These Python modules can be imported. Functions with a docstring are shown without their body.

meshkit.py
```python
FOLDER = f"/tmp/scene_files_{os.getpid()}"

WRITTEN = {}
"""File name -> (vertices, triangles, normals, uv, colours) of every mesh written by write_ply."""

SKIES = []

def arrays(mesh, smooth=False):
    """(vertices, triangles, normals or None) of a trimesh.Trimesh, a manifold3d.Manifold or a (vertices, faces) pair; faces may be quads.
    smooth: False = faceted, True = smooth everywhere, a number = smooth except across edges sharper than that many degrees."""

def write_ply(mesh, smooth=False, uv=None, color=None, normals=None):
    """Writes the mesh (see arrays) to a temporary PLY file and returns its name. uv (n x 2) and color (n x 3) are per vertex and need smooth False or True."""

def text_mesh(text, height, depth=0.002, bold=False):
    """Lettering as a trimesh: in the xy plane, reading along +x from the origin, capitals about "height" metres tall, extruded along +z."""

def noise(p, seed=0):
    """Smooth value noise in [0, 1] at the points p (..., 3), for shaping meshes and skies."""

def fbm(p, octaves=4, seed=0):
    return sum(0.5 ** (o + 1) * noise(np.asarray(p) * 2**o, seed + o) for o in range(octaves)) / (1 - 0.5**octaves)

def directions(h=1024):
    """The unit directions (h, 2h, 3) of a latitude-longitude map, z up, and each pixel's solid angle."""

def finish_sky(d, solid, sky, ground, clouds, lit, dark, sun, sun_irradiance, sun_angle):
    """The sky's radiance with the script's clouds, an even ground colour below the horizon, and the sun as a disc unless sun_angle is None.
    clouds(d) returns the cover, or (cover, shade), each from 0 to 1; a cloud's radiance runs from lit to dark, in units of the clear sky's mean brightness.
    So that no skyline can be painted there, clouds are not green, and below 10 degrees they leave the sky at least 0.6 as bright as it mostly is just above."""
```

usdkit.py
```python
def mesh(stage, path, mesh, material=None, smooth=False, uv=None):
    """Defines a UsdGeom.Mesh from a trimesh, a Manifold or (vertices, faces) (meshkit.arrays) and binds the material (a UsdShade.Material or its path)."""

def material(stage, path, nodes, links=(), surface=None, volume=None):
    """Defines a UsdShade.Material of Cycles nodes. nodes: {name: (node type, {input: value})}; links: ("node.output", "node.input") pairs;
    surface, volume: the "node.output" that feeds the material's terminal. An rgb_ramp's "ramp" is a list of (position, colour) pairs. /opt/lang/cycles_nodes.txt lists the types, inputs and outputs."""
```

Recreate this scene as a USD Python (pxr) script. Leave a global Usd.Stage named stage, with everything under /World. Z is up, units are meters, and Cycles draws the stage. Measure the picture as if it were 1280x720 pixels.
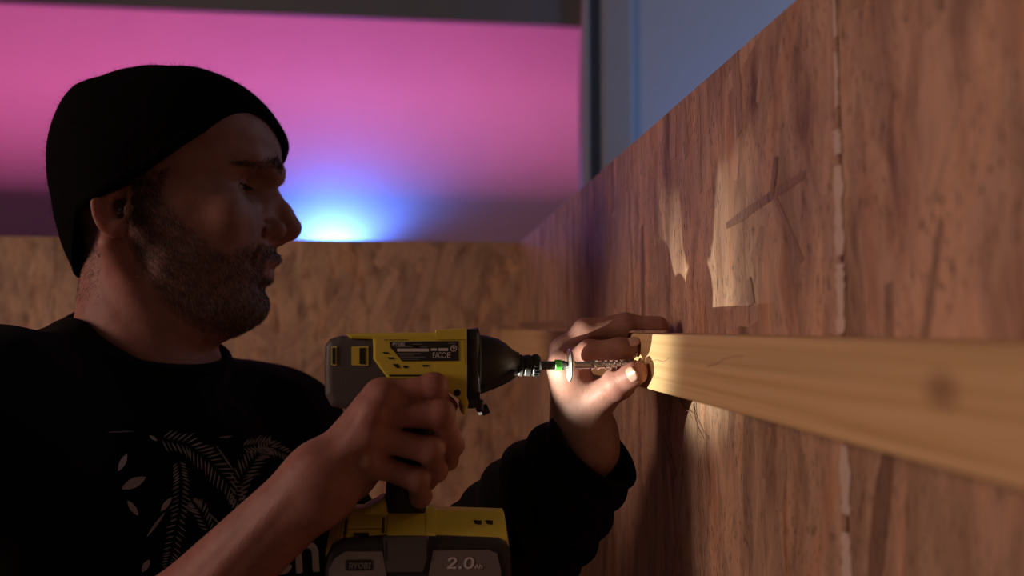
import math, random
import numpy as np
import trimesh, shapely, manifold3d
import shapely.geometry as sg
from shapely import affinity
from pxr import Usd, UsdGeom, UsdLux, UsdShade, Gf, Sdf, Vt
import usdkit, meshkit

# ------------------------------------------------------------------ camera, lights, exposure
stage = Usd.Stage.CreateInMemory()
UsdGeom.SetStageUpAxis(stage, 'Z')
UsdGeom.SetStageMetersPerUnit(stage, 1.0)
UsdGeom.Xform.Define(stage, '/World')
UsdGeom.Scope.Define(stage, '/World/Looks')

FPX = 1000.0
PITCH = math.atan(0.05)
YAW = math.atan(0.112 * math.cos(PITCH))
CAM = np.array([0, 0, 1.5])
CF = np.array([math.sin(YAW) * math.cos(PITCH), math.cos(YAW) * math.cos(PITCH), math.sin(PITCH)])
CR = np.array([math.cos(YAW), -math.sin(YAW), 0])
CU = np.cross(CR, CF)
cam = UsdGeom.Camera.Define(stage, '/World/camera')
cam.CreateHorizontalApertureAttr(36.0)
cam.CreateVerticalApertureAttr(20.25)
cam.CreateFocalLengthAttr(36.0 * FPX / 1280)
cam.CreateFStopAttr(4.6)
cam.CreateFocusDistanceAttr(0.60)
cam.CreateClippingRangeAttr((0.02, 100))
cam.CreateExposureAttr(0.0)
UsdGeom.Xformable(cam).AddTransformOp().Set(Gf.Matrix4d(*CR, 0, *CU, 0, *(-CF), 0, *CAM, 1))

KEY_POS, KEY_AIM, KEY_COL, KEY_I = (-1.9, 0.05, 1.92), (0.1, 0.55, 1.45), (1.0, 0.62, 0.50), 13.5   # warm work lamp at the left
LED_I, LED_COL, LED_ANGLE = 0.43, (1.0, 0.94, 0.76), 40    # work light of the driver
PINK_I, PINK_COL, COVE_LIP = 100.0, (1.0, 0.155, 0.48), -0.010   # long pink cove light in the bay behind the board wall
BLUE_I, BLUE_COL = 7.5, (0.085, 0.21, 1.0)                # small blue uplight
COOL_I, COOL_COL = 9.0, (0.62, 0.76, 1.0)                # cool lamp in the next room
BLUE2_I = 7.5
DOME_I = 0.013

dome = UsdLux.DomeLight.Define(stage, '/World/ambient')
dome.CreateIntensityAttr(DOME_I)
dome.CreateColorAttr(Gf.Vec3f(1.0, 0.72, 0.62))


def look_at(pos, aim):
    pos, aim = np.array(pos, float), np.array(aim, float)
    f = (aim - pos) / np.linalg.norm(aim - pos)
    r = np.cross(f, [0, 0, 1.0] if abs(f[2]) < 0.99 else [0, 1.0, 0])
    r /= np.linalg.norm(r)
    u = np.cross(r, f)
    return Gf.Matrix4d(*r, 0, *u, 0, *(-f), 0, *pos, 1)


# ------------------------------------------------------------------ helpers: prims
RNG = np.random.default_rng(7)
USED, ORIGIN = {}, {}


def free_path(parent, name):
    k = f'{parent}/{name}'
    n = USED.get(k, 0)
    USED[k] = n + 1
    return k if n == 0 else f'{k}_{n:03d}'


def tag(prim, label=None, cat=None, group=None, kind=None):
    p = prim.GetPrim() if hasattr(prim, 'GetPrim') else prim
    for k, v in (('label', label), ('category', cat), ('group', group), ('kind', kind)):
        if v:
            p.SetCustomDataByKey(k, v)
    return p


def thing(name, loc, label=None, cat=None, group=None, kind=None):
    path = free_path('/World', name)
    x = UsdGeom.Xform.Define(stage, path)
    x.AddTranslateOp().Set(Gf.Vec3d(*map(float, loc)))
    ORIGIN[path] = np.array(loc, float)
    tag(x, label, cat, group, kind)
    return path


def origin_of(path):
    o = np.zeros(3)
    while path and path != '/World':
        o = o + ORIGIN.get(path, 0)
        path = path.rpartition('/')[0]
    return o


def as_arrays(m):
    if hasattr(m, 'to_mesh'):
        k = m.to_mesh()
        return np.array(k.vert_properties[:, :3], float), np.array(k.tri_verts, int)
    if isinstance(m, trimesh.Trimesh):
        return np.array(m.vertices), np.array(m.faces)
    v, f = np.asarray(m[0], float), np.asarray(m[1], int)
    if f.shape[1] == 4:
        f = np.vstack([f[:, [0, 1, 2]], f[:, [0, 2, 3]]])
    return v, f


def obj(name, m, mat, parent='/World', smooth=False, label=None, cat=None, group=None, kind=None):
    """one Mesh prim from world-space geometry, under parent"""
    path = free_path(parent, name)
    v, f = as_arrays(m)
    usdkit.mesh(stage, path, (v - origin_of(parent), f), mat, smooth=smooth)
    tag(stage.GetPrimAtPath(path), label, cat, group, kind)
    return path


def curves(name, strands, width, mat, parent, kind='stuff', label=None):
    """BasisCurves: strands (n, k, 3) in world space"""
    path = free_path(parent, name)
    s = np.asarray(strands) - origin_of(parent)
    c = UsdGeom.BasisCurves.Define(stage, path)
    c.CreateTypeAttr('linear')
    c.CreatePointsAttr(Vt.Vec3fArray.FromNumpy(s.reshape(-1, 3).astype(np.float32)))
    c.CreateCurveVertexCountsAttr(Vt.IntArray.FromNumpy(np.full(len(s), s.shape[1], np.int32)))
    w = np.tile(np.linspace(1, 0.4, s.shape[1]) * width, len(s)).astype(np.float32)
    c.CreateWidthsAttr(Vt.FloatArray.FromNumpy(w))
    c.SetWidthsInterpolation('vertex')
    UsdShade.MaterialBindingAPI.Apply(c.GetPrim()).Bind(UsdShade.Material.Get(stage, mat))
    tag(c, label, kind=kind)
    return path


def mat(name, nodes, links=(), surface='p.BSDF'):
    usdkit.material(stage, '/World/Looks/' + name, nodes, links, surface=surface)
    return '/World/Looks/' + name


def plain(name, col, rough=0.5, noise=0.0, nscale=40, bump=0.0, bscale=400, **kw):
    """a plain surface with a little procedural variation and fine relief"""
    nodes = {'g': ('geometry', {}), 'n': ('noise_texture', {'scale': nscale, 'detail': 4.0}),
             'm': ('mix_color', {'blend_type': 'mix', 'a': tuple(np.clip(np.array(col) * (1 - noise), 0, 1)), 'b': tuple(np.clip(np.array(col) * (1 + noise), 0, 1))}),
             'p': ('principled_bsdf', {'roughness': rough, **kw})}
    links = [('g.position', 'n.vector'), ('n.fac', 'm.fac'), ('m.result', 'p.base_color')]
    if bump:
        nodes['n2'] = ('noise_texture', {'scale': bscale, 'detail': 3.0})
        nodes['b'] = ('bump', {'strength': bump, 'distance': 0.001})
        links += [('g.position', 'n2.vector'), ('n2.fac', 'b.height'), ('b.normal', 'p.normal')]
    return mat(name, nodes, links)


# ------------------------------------------------------------------ helpers: geometry
def P(px, py, d):
    """world point seen at pixel (px, py) at depth d along the camera's axis"""
    return CAM + d * (CR * (px - 640) / FPX + CU * (360 - py) / FPX + CF)


def ray(px, py):
    return P(px, py, 1.0) - CAM


def PX(px, py, X):
    r = ray(px, py)
    return CAM + r * (X / r[0])


def PY(px, py, Y):
    r = ray(px, py)
    return CAM + r * (Y / r[1])


def box(lo, hi):
    lo, hi = np.minimum(lo, hi), np.maximum(lo, hi)
    m = trimesh.creation.box(extents=np.array(hi) - np.array(lo))
    m.apply_translation((np.array(lo, float) + np.array(hi)) / 2)
    return m


def rbox(lo, hi, r, seg=3):
    """a box with rounded edges"""
    lo, hi = np.array(lo, float), np.array(hi, float)
    pts = []
    s = trimesh.creation.icosphere(subdivisions=1).vertices * r
    for i in np.ndindex(2, 2, 2):
        pts.append(np.where(i, hi - r, lo + r) + s)
    return trimesh.convex.convex_hull(np.vstack(pts))


def join(ms):
    vs, fs, n = [], [], 0
    for m in ms:
        v, f = as_arrays(m)
        vs.append(v)
        fs.append(f + n)
        n += len(v)
    return np.vstack(vs), np.vstack(fs)


def revolve_x(profile, origin, sections=48):
    """lathe about +X: profile of (x, r), closed on the axis"""
    prof = np.array(profile, float)
    ang = np.linspace(0, 2 * np.pi, sections, endpoint=False)
    v = np.array([[x, r * math.cos(a), r * math.sin(a)] for x, r in prof for a in ang]) + origin
    f = []
    n = sections
    for i in range(len(prof) - 1):
        for j in range(n):
            a, b = i * n + j, i * n + (j + 1) % n
            f += [[a, b, b + n], [a, b + n, a + n]]
    c0, c1 = len(v), len(v) + 1
    v = np.vstack([v, np.array(origin) + [prof[0][0], 0, 0], np.array(origin) + [prof[-1][0], 0, 0]])
    for j in range(n):
        f.append([c0, (j + 1) % n, j])
        k = (len(prof) - 1) * n
        f.append([c1, k + j, k + (j + 1) % n])
    return v, np.array(f)


def prism_y(poly, y0, y1):
    """extrudes a polygon in (x, z) from y0 to y1"""
    ms = []
    for g in getattr(poly, 'geoms', [poly]):
        if g.is_empty or g.area <= 0:
            continue
        m = trimesh.creation.extrude_polygon(g, abs(y1 - y0), engine='earcut')
        v = np.array(m.vertices)
        w = np.stack([v[:, 0], max(y0, y1) - v[:, 2], v[:, 1]], 1)
        ms.append((w, np.array(m.faces)))
    return join(ms)


def prism_x(poly, x0, x1):
    """extrudes a polygon in (y, z) from x0 to x1"""
    m = trimesh.creation.extrude_polygon(poly, abs(x1 - x0), engine='earcut')
    v = np.array(m.vertices)
    return np.stack([min(x0, x1) + v[:, 2], v[:, 0], v[:, 1]], 1), np.array(m.faces)


def tube(pts, radius, sides=10, closed=False):
    pts = np.array(pts, float)
    n = len(pts)
    rad = np.broadcast_to(radius, n)
    t = np.roll(pts, -1, 0) - np.roll(pts, 1, 0) if closed else np.gradient(pts, axis=0)
    t /= np.linalg.norm(t, axis=1, keepdims=True)
    u = np.cross(t[0], [0.3, 0.2, 0.93])
    u /= np.linalg.norm(u)
    v, f = [], []
    for i in range(n):
        u = u - t[i] * (u @ t[i])
        u /= np.linalg.norm(u)
        w = np.cross(t[i], u)
        for a in np.linspace(0, 2 * np.pi, sides, endpoint=False):
            v.append(pts[i] + rad[i] * (math.cos(a) * u + math.sin(a) * w))
    for i in range(n if closed else n - 1):
        for j in range(sides):
            a, b = i * sides + j, i * sides + (j + 1) % sides
            c, d = ((i + 1) % n) * sides + j, ((i + 1) % n) * sides + (j + 1) % sides
            f += [[a, b, d], [a, d, c]]
    if not closed:
        v += [pts[0], pts[-1]]
        for j in range(sides):
            f.append([len(v) - 2, (j + 1) % sides, j])
            f.append([len(v) - 1, (n - 1) * sides + j, (n - 1) * sides + (j + 1) % sides])
    return np.array(v), np.array(f)


# ---- signed distance fields and their surface
def smin(a, b, k):
    h = np.clip(0.5 + 0.5 * (b - a) / k, 0, 1)
    return b * (1 - h) + a * h - k * h * (1 - h)


def smax(a, b, k):
    return -smin(-a, -b, k)


def cone(p, a, b, ra, rb):
    """capsule whose radius runs from ra to rb"""
    a, b = np.array(a, np.float32), np.array(b, np.float32)
    ba = b - a
    h = np.clip(((p - a) @ ba) / (ba @ ba), 0, 1)
    return np.linalg.norm(p - a - h[:, None] * ba, axis=1) - (ra + (rb - ra) * h)


def ball(p, c, r):
    return np.linalg.norm(p - np.array(c, np.float32), axis=1) - r


def ell(p, c, r, axes=None):
    q = p - np.array(c, np.float32)
    if axes is not None:
        q = q @ np.array(axes, np.float32).T
    r = np.array(r, np.float32)
    k0 = np.linalg.norm(q / r, axis=1)
    k1 = np.linalg.norm(q / (r * r), axis=1) + 1e-9
    return k0 * (k0 - 1) / k1


def poly_sdf(x, z, pts):
    """signed distance to a polygon, vectorised"""
    pts = np.asarray(pts, float)
    d = np.full(len(x), 1e9)
    s = np.ones(len(x))
    n = len(pts)
    for i in range(n):
        a, b = pts[i], pts[i - 1]
        ex, ez = b - a
        wx, wz = x - a[0], z - a[1]
        h = np.clip((wx * ex + wz * ez) / (ex * ex + ez * ez), 0, 1)
        d = np.minimum(d, (wx - ex * h) ** 2 + (wz - ez * h) ** 2)
        c1, c2, c3 = z >= a[1], z < b[1], ex * wz > ez * wx
        s = np.where((c1 & c2 & c3) | (~c1 & ~c2 & ~c3), -s, s)
    return s * np.sqrt(d)


def nets(f, lo, hi, h, near=7.0):
    """surface nets of the field f over the box lo..hi with step h; only blocks near the surface are evaluated finely"""
    lo = np.array(lo, float)
    nb = np.ceil((np.array(hi) - lo) / (4 * h)).astype(int)
    n = nb * 4
    bi = np.stack(np.meshgrid(*[np.arange(k) for k in nb], indexing='ij'), -1).reshape(-1, 3)
    cv = f((lo + (bi * 4 + 1.5) * h).astype(np.float32))
    V = np.repeat(np.repeat(np.repeat(cv.reshape(nb), 4, 0), 4, 1), 4, 2).astype(np.float32)
    sel = bi[np.abs(cv) < near * h]
    off = np.stack(np.meshgrid(range(4), range(4), range(4), indexing='ij'), -1).reshape(-1, 3)
    ids = (sel[:, None] * 4 + off[None]).reshape(-1, 3)
    for s in range(0, len(ids), 400000):
        q = ids[s:s + 400000]
        V[q[:, 0], q[:, 1], q[:, 2]] = f((lo + q * h).astype(np.float32))
    V[[0, -1]] = np.maximum(V[[0, -1]], h)
    V[:, [0, -1]] = np.maximum(V[:, [0, -1]], h)
    V[:, :, [0, -1]] = np.maximum(V[:, :, [0, -1]], h)
    S = V < 0
    c = sum(S[a:n[0] - 1 + a, b:n[1] - 1 + b, d:n[2] - 1 + d].astype(np.int8) for a, b, d in np.ndindex(2, 2, 2))
    act = np.argwhere((c > 0) & (c < 8))
    idx = np.full(n - 1, -1, np.int64)
    idx[act[:, 0], act[:, 1], act[:, 2]] = np.arange(len(act))
    corners = [np.array(k) for k in np.ndindex(2, 2, 2)]
    pos, cnt = np.zeros((len(act), 3)), np.zeros(len(act))
    for a in corners:
        for ax in range(3):
            if a[ax]:
                continue
            b = a.copy()
            b[ax] = 1
            va, vb = V[tuple((act + a).T)], V[tuple((act + b).T)]
            cr = (va < 0) != (vb < 0)
            t = np.where(cr, va / np.where(cr, va - vb, 1), 0)
            pos += np.where(cr[:, None], a + t[:, None] * (b - a), 0)
            cnt += cr
    verts = lo + (act + pos / cnt[:, None]) * h
    quads = []
    for ax in range(3):
        u, w = (ax + 1) % 3, (ax + 2) % 3
        sl0, sl1 = [slice(None)] * 3, [slice(None)] * 3
        sl0[ax], sl1[ax] = slice(0, -1), slice(1, None)
        e = np.argwhere(S[tuple(sl0)] != S[tuple(sl1)])
        e = e[(e[:, u] > 0) & (e[:, w] > 0)]
        e = e[(e[:, u] < n[u] - 1) & (e[:, w] < n[w] - 1)]
        inside = S[tuple(e.T)]
        du, dw = np.eye(3, dtype=int)[u], np.eye(3, dtype=int)[w]
        q = np.stack([idx[tuple((e - du - dw).T)], idx[tuple((e - dw).T)], idx[tuple(e.T)], idx[tuple((e - du).T)]], 1)
        q[~inside] = q[~inside][:, ::-1]
        quads.append(q)
    q = np.vstack(quads)
    return verts, np.vstack([q[:, [0, 1, 2]], q[:, [0, 2, 3]]])


def rounded(poly, y, half, r):
    """field of a polygon in (x, z) extruded to y +- half, all edges rounded by r"""
    def f(p):
        d = poly_sdf(p[:, 0], p[:, 2], poly) + r
        w = np.abs(p[:, 1] - y) - half + r
        return np.minimum(np.maximum(d, w), 0) + np.hypot(np.maximum(d, 0), np.maximum(w, 0)) - r
    return f


FIELDS = []                                  # what the right hand closes on


def rounded_mesh(poly, y, half, r, h=0.0009):
    poly = np.array(poly)
    lo = np.array([poly[:, 0].min(), y - half, poly[:, 1].min()]) - 4 * h
    hi = np.array([poly[:, 0].max(), y + half, poly[:, 1].max()]) + 5 * h
    FIELDS.append((rounded(poly, y, half, r), lo - 0.01, hi + 0.01))
    return nets(rounded(poly, y, half, r), lo, hi, h)

# ------------------------------------------------------------------ materials
BLOTCH = (9.0, 16.0)


def osb(name, rot_axis, base, seed, wl=(0.013, 0.085)):
    """oriented strand board: three layers of stretched cells at different angles, grain, pits"""
    ax = {'x': 0, 'y': 1}[rot_axis]
    nodes, links = {'g': ('geometry', {})}, []
    sc = [0.0, 0.0, 1.0 / wl[1]]
    sc[1 - ax] = 1.0 / wl[0]
    wob = 'wob'
    nodes[wob] = ('noise_texture', {'scale': 22.0, 'detail': 2.0})
    nodes['wsub'] = ('vector_math', {'math_type': 'subtract', 'vector2': (0.5, 0.5, 0.5)})
    nodes['wsc'] = ('vector_math', {'math_type': 'scale', 'scale': 0.012})
    nodes['wadd'] = ('vector_math', {'math_type': 'add'})
    links += [('g.position', 'wob.vector'), ('wob.color', 'wsub.vector1'), ('wsub.vector', 'wsc.vector1'), ('wsc.vector', 'wadd.vector1'), ('g.position', 'wadd.vector2')]
    ramp = [(0.0, np.array(base) * 0.70), (0.25, np.array(base) * 0.87), (0.55, np.array(base)), (0.8, np.array(base) * (1.16, 1.14, 1.08)), (1.0, np.array(base) * (1.15, 0.95, 0.8))]
    for i, ang in enumerate((0.04, -0.42, 0.30)):
        r = [0.0, 0.0, 0.0]
        r[ax] = ang
        nodes[f'a{i}'] = ('mapping', {'rotation': tuple(r), 'location': (seed * 0.37 + i, seed * 0.73 + i * 2, i * 1.3)})
        nodes[f'b{i}'] = ('mapping', {'scale': tuple(np.array(sc) * (1.0, 0.8, 0.65)[i])})
        nodes[f'v{i}'] = ('voronoi_texture', {'scale': 1.0, 'feature': 'smooth_f1', 'smoothness': (0.55, 0.35, 0.35)[i], 'randomness': 1.0})
        nodes[f's{i}'] = ('separate_color', {})
        nodes[f'r{i}'] = ('rgb_ramp', {'ramp': [(p, tuple(c)) for p, c in ramp]})
        links += [('wadd.vector', f'a{i}.vector'), (f'a{i}.vector', f'b{i}.vector'), (f'b{i}.vector', f'v{i}.vector'), (f'v{i}.color', f's{i}.color'), (f's{i}.r', f'r{i}.fac')]
    for i in (1, 2):
        nodes[f't{i}'] = ('math', {'math_type': 'greater_than', 'value2': (0, 0.60, 0.72)[i]})
        nodes[f'x{i}'] = ('mix_color', {'blend_type': 'mix'})
        nodes[f'tf{i}'] = ('math', {'math_type': 'multiply', 'value2': 0.7})
        links += [(f's{i}.g', f't{i}.value1'), (f't{i}.value', f'tf{i}.value1'), (f'tf{i}.value', f'x{i}.fac'), ('r0.color' if i == 1 else 'x1.result', f'x{i}.a'), (f'r{i}.color', f'x{i}.b')]
    # grain along the strands and dark pits
    nodes['gm'] = ('mapping', {'scale': tuple(np.array([1100.0 if k == 1 - ax else (0.0 if k == ax else 34.0) for k in range(3)]))})
    nodes['gn'] = ('noise_texture', {'scale': 1.0, 'detail': 4.0, 'roughness': 0.6})
    nodes['gr'] = ('rgb_ramp', {'ramp': [(0.0, (0.45,) * 3), (0.35, (0.72,) * 3), (0.55, (1.0,) * 3), (1.0, (1.2,) * 3)]})
    nodes['pm'] = ('mapping', {'scale': tuple(np.array([620.0 if k == 1 - ax else (0.0 if k == ax else 110.0) for k in range(3)]))})
    nodes['pn'] = ('noise_texture', {'scale': 1.0, 'detail': 3.0, 'roughness': 0.65})
    nodes['pr'] = ('rgb_ramp', {'ramp': [(0.0, (0.16,) * 3), (0.37, (0.26,) * 3), (0.43, (1.0,) * 3), (1.0, (1.0,) * 3)]})
    nodes['big'] = ('noise_texture', {'scale': 5.0, 'detail': 3.0})
    nodes['bigr'] = ('rgb_ramp', {'ramp': [(0.3, (0.80,) * 3), (0.7, (1.16,) * 3)]})
    nodes['blm'] = ('mapping', {'scale': tuple(46.0 if k == 1 - ax else (0.0 if k == ax else BLOTCH[ax]) for k in range(3))})
    nodes['bl'] = ('noise_texture', {'scale': 1.0, 'detail': 4.0, 'roughness': 0.6, 'distortion': 0.5})
    nodes['blr'] = ('rgb_ramp', {'ramp': [(0.30, (0.46, 0.38, 0.36)), (0.43, (0.82, 0.77, 0.75)), (0.54, (1.0, 1.0, 1.0)), (0.72, (1.12, 1.10, 1.06))]})
    nodes['cm'] = ('noise_texture', {'scale': 19.0, 'detail': 2.0})
    nodes['cr'] = ('rgb_ramp', {'ramp': [(0.37, (0.15,) * 3), (0.53, (1.0,) * 3)]})
    nodes['pf'] = ('rgb_to_bw', {})
    links += [('wadd.vector', 'blm.vector'), ('blm.vector', 'bl.vector'), ('bl.fac', 'blr.fac'), ('g.position', 'cm.vector'), ('cm.fac', 'cr.fac'), ('cr.color', 'pf.color'), ('pf.val', 'y1.fac')]
    links += [('wadd.vector', 'gm.vector'), ('gm.vector', 'gn.vector'), ('gn.fac', 'gr.fac'), ('wadd.vector', 'pm.vector'), ('pm.vector', 'pn.vector'), ('pn.fac', 'pr.fac'), ('g.position', 'big.vector'), ('big.fac', 'bigr.fac')]
    for k, (a, b) in enumerate((('x2.result', 'gr.color'), ('y0.result', 'pr.color'), ('y1.result', 'bigr.color'), ('y2.result', 'blr.color'))):
        nodes[f'y{k}'] = ('mix_color', {'blend_type': 'multiply', 'fac': (0.9, 0.9, 1.0, 1.0)[k]})
        links += [(a, f'y{k}.a'), (b, f'y{k}.b')]
    nodes['h'] = ('math', {'math_type': 'multiply_add', 'value2': 0.5})
    nodes['bump'] = ('bump', {'strength': 0.55, 'distance': 0.0012})
    nodes['p'] = ('principled_bsdf', {'roughness': 0.62, 'specular_ior_level': 0.35})
    links += [('gn.fac', 'h.value1'), ('s0.b', 'h.value3'), ('h.value', 'bump.height'), ('bump.normal', 'p.normal'), ('y3.result', 'p.base_color')]
    return mat(name, nodes, links)


def strand_mat(name, col, ax):
    """one wood strand: fine grain along z, tone varied strand by strand"""
    sc = tuple(900.0 if k == 1 - ax else (0.0 if k == ax else 30.0) for k in range(3))
    nodes = {'g': ('geometry', {}), 'm': ('mapping', {'scale': sc}), 'n': ('noise_texture', {'scale': 1.0, 'detail': 4.0}),
             'r': ('rgb_ramp', {'ramp': [(0.25, tuple(np.array(col) * 0.62)), (0.5, tuple(col)), (0.8, tuple(np.array(col) * 1.18))]}),
             'pm': ('mapping', {'scale': tuple(520.0 if k == 1 - ax else (0.0 if k == ax else 60.0) for k in range(3))}), 'pn': ('noise_texture', {'scale': 1.0, 'detail': 3.0, 'roughness': 0.65}), 'pr': ('rgb_ramp', {'ramp': [(0.0, (0.16,) * 3), (0.37, (0.26,) * 3), (0.43, (1.0,) * 3), (1.0, (1.0,) * 3)]}), 'px': ('mix_color', {'blend_type': 'multiply', 'fac': 0.75}),
             'o': ('object_info', {}), 'v': ('map_range', {'to_min': 0.88, 'to_max': 1.12}), 'h': ('hsv', {}),
             'b': ('bump', {'strength': 0.5, 'distance': 0.0008}), 'p': ('principled_bsdf', {'roughness': 0.6, 'specular_ior_level': 0.35})}
    return mat(name, nodes, [('g.position', 'm.vector'), ('m.vector', 'n.vector'), ('n.fac', 'r.fac'), ('o.random', 'v.value'), ('v.result', 'h.value'), ('r.color', 'h.color'), ('g.position', 'pm.vector'), ('pm.vector', 'pn.vector'), ('pn.fac', 'pr.fac'), ('h.color', 'px.a'), ('pr.color', 'px.b'), ('px.result', 'p.base_color'), ('n.fac', 'b.height'), ('b.normal', 'p.normal')])


OSB_BASE = (0.53, 0.345, 0.235)
M_OSB_R = osb('osb_right', 'x', OSB_BASE, 1)
M_OSB_B = osb('osb_back', 'y', (0.62, 0.42, 0.275), 5, (0.022, 0.075))
TONES = [(0.37, 0.235, 0.158), (0.43, 0.275, 0.187), (0.48, 0.31, 0.21), (0.52, 0.34, 0.235), (0.27, 0.16, 0.11)]
M_STR_R = [strand_mat(f'strand_right_{i}', c, 0) for i, c in enumerate(TONES)]
M_STR_B = [strand_mat(f'strand_back_{i}', tuple(np.array(c) * 1.2), 1) for i, c in enumerate(TONES)]


def pine():
    nodes = {'g': ('geometry', {}), 'w': ('noise_texture', {'scale': 6.0, 'detail': 2.0}),
             'm': ('mapping', {'scale': (260.0, 3.0, 260.0)}), 'n': ('noise_texture', {'scale': 1.0, 'detail': 5.0, 'roughness': 0.6}),
             'm2': ('mapping', {'scale': (40.0, 1.6, 40.0)}), 'n2': ('noise_texture', {'scale': 1.0, 'detail': 3.0, 'distortion': 0.6}),
             'r': ('rgb_ramp', {'ramp': [(0.3, (0.58, 0.37, 0.165)), (0.5, (0.70, 0.48, 0.235)), (0.75, (0.76, 0.55, 0.30))]}),
             'r2': ('rgb_ramp', {'ramp': [(0.30, (0.82,) * 3), (0.5, (1.0,) * 3), (0.62, (0.88, 0.85, 0.8)), (0.8, (1.05,) * 3)]}),
             'x': ('mix_color', {'blend_type': 'multiply', 'fac': 0.85}), 'x2': ('mix_color', {'blend_type': 'mix', 'b': (0.27, 0.15, 0.075)}),
             'kd': ('vector_math', {'math_type': 'subtract', 'vector2': tuple(KNOT)}), 'ks': ('vector_math', {'math_type': 'multiply', 'vector2': (0.0, 1.0, 1.4)}),
             'kl': ('vector_math', {'math_type': 'length'}), 'kr': ('rgb_ramp', {'ramp': [(0.0, (0.8,) * 3), (0.0045, (0.6,) * 3), (0.011, (0.0,) * 3)]}),
             'b': ('bump', {'strength': 0.2, 'distance': 0.0005}), 'p': ('principled_bsdf', {'roughness': 0.55, 'specular_ior_level': 0.35})}
    links = [('g.position', 'm.vector'), ('m.vector', 'n.vector'), ('n.fac', 'r.fac'), ('g.position', 'm2.vector'), ('m2.vector', 'n2.vector'), ('n2.fac', 'r2.fac'),
             ('r.color', 'x.a'), ('r2.color', 'x.b'), ('x.result', 'x2.a'), ('g.position', 'kd.vector1'), ('kd.vector', 'ks.vector1'), ('ks.vector', 'kl.vector1'), ('kl.value', 'kr.fac'), ('kr.color', 'x2.fac'),
             ('x2.result', 'p.base_color'), ('n.fac', 'b.height'), ('b.normal', 'p.normal')]
    return mat('pine', nodes, links)


BX, T_BEAM, WX = 0.160, 0.041, 0.201        # x of the batten's face, its thickness, x of the right wall's face
KNOT = PX(1177, 488, BX)
M_PINE = pine()
M_PLASTER = plain('plaster', (0.72, 0.70, 0.70), 0.8, 0.05, 6, 0.25, 120)
M_PANEL = plain('grey_blue_panel', (0.52, 0.56, 0.62), 0.55, 0.03, 5)
M_DARK = plain('dark_paint', (0.055, 0.055, 0.058), 0.7, 0.05, 5)
M_HEADER = plain('header_paint', (0.175, 0.19, 0.215), 0.6, 0.04, 8)
M_STEEL_PAINT = plain('grey_paint', (0.42, 0.43, 0.45), 0.5, 0.04, 8)
M_CONCRETE = plain('concrete', (0.16, 0.15, 0.14), 0.85, 0.2, 6, 0.4, 60)
M_FILLER = plain('filler', (0.62, 0.50, 0.42), 0.75, 0.12, 60, 0.5, 300)
M_EDGE = plain('board_edge', (0.30, 0.19, 0.115), 0.8, 0.35, 180, 0.6, 600)
M_BLACK_METAL = plain('black_metal', (0.02, 0.02, 0.02), 0.4)


def lens(name, col, strength):
    return mat(name, {'e': ('emission', {'color': col, 'strength': strength})}, surface='e.emission')


# ------------------------------------------------------------------ the setting
YC = PX(650, 303, WX)[1]                    # the corner of the two board walls
ZT = PX(650, 303, WX)[2]                    # top of the boards
YSEAM = PX(1055, 415, WX)[1]
obj('floor', box((-4, -3, -0.06), (4, 6, 0)), M_CONCRETE, kind='structure')


def ragged(pts_n, y0, z0, y1, z1, amp, rng):
    t = np.linspace(0, 1, pts_n)
    y = y0 + (y1 - y0) * t
    return np.stack([y + rng.normal(0, amp, pts_n), z0 + (z1 - z0) * t], 1)


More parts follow.
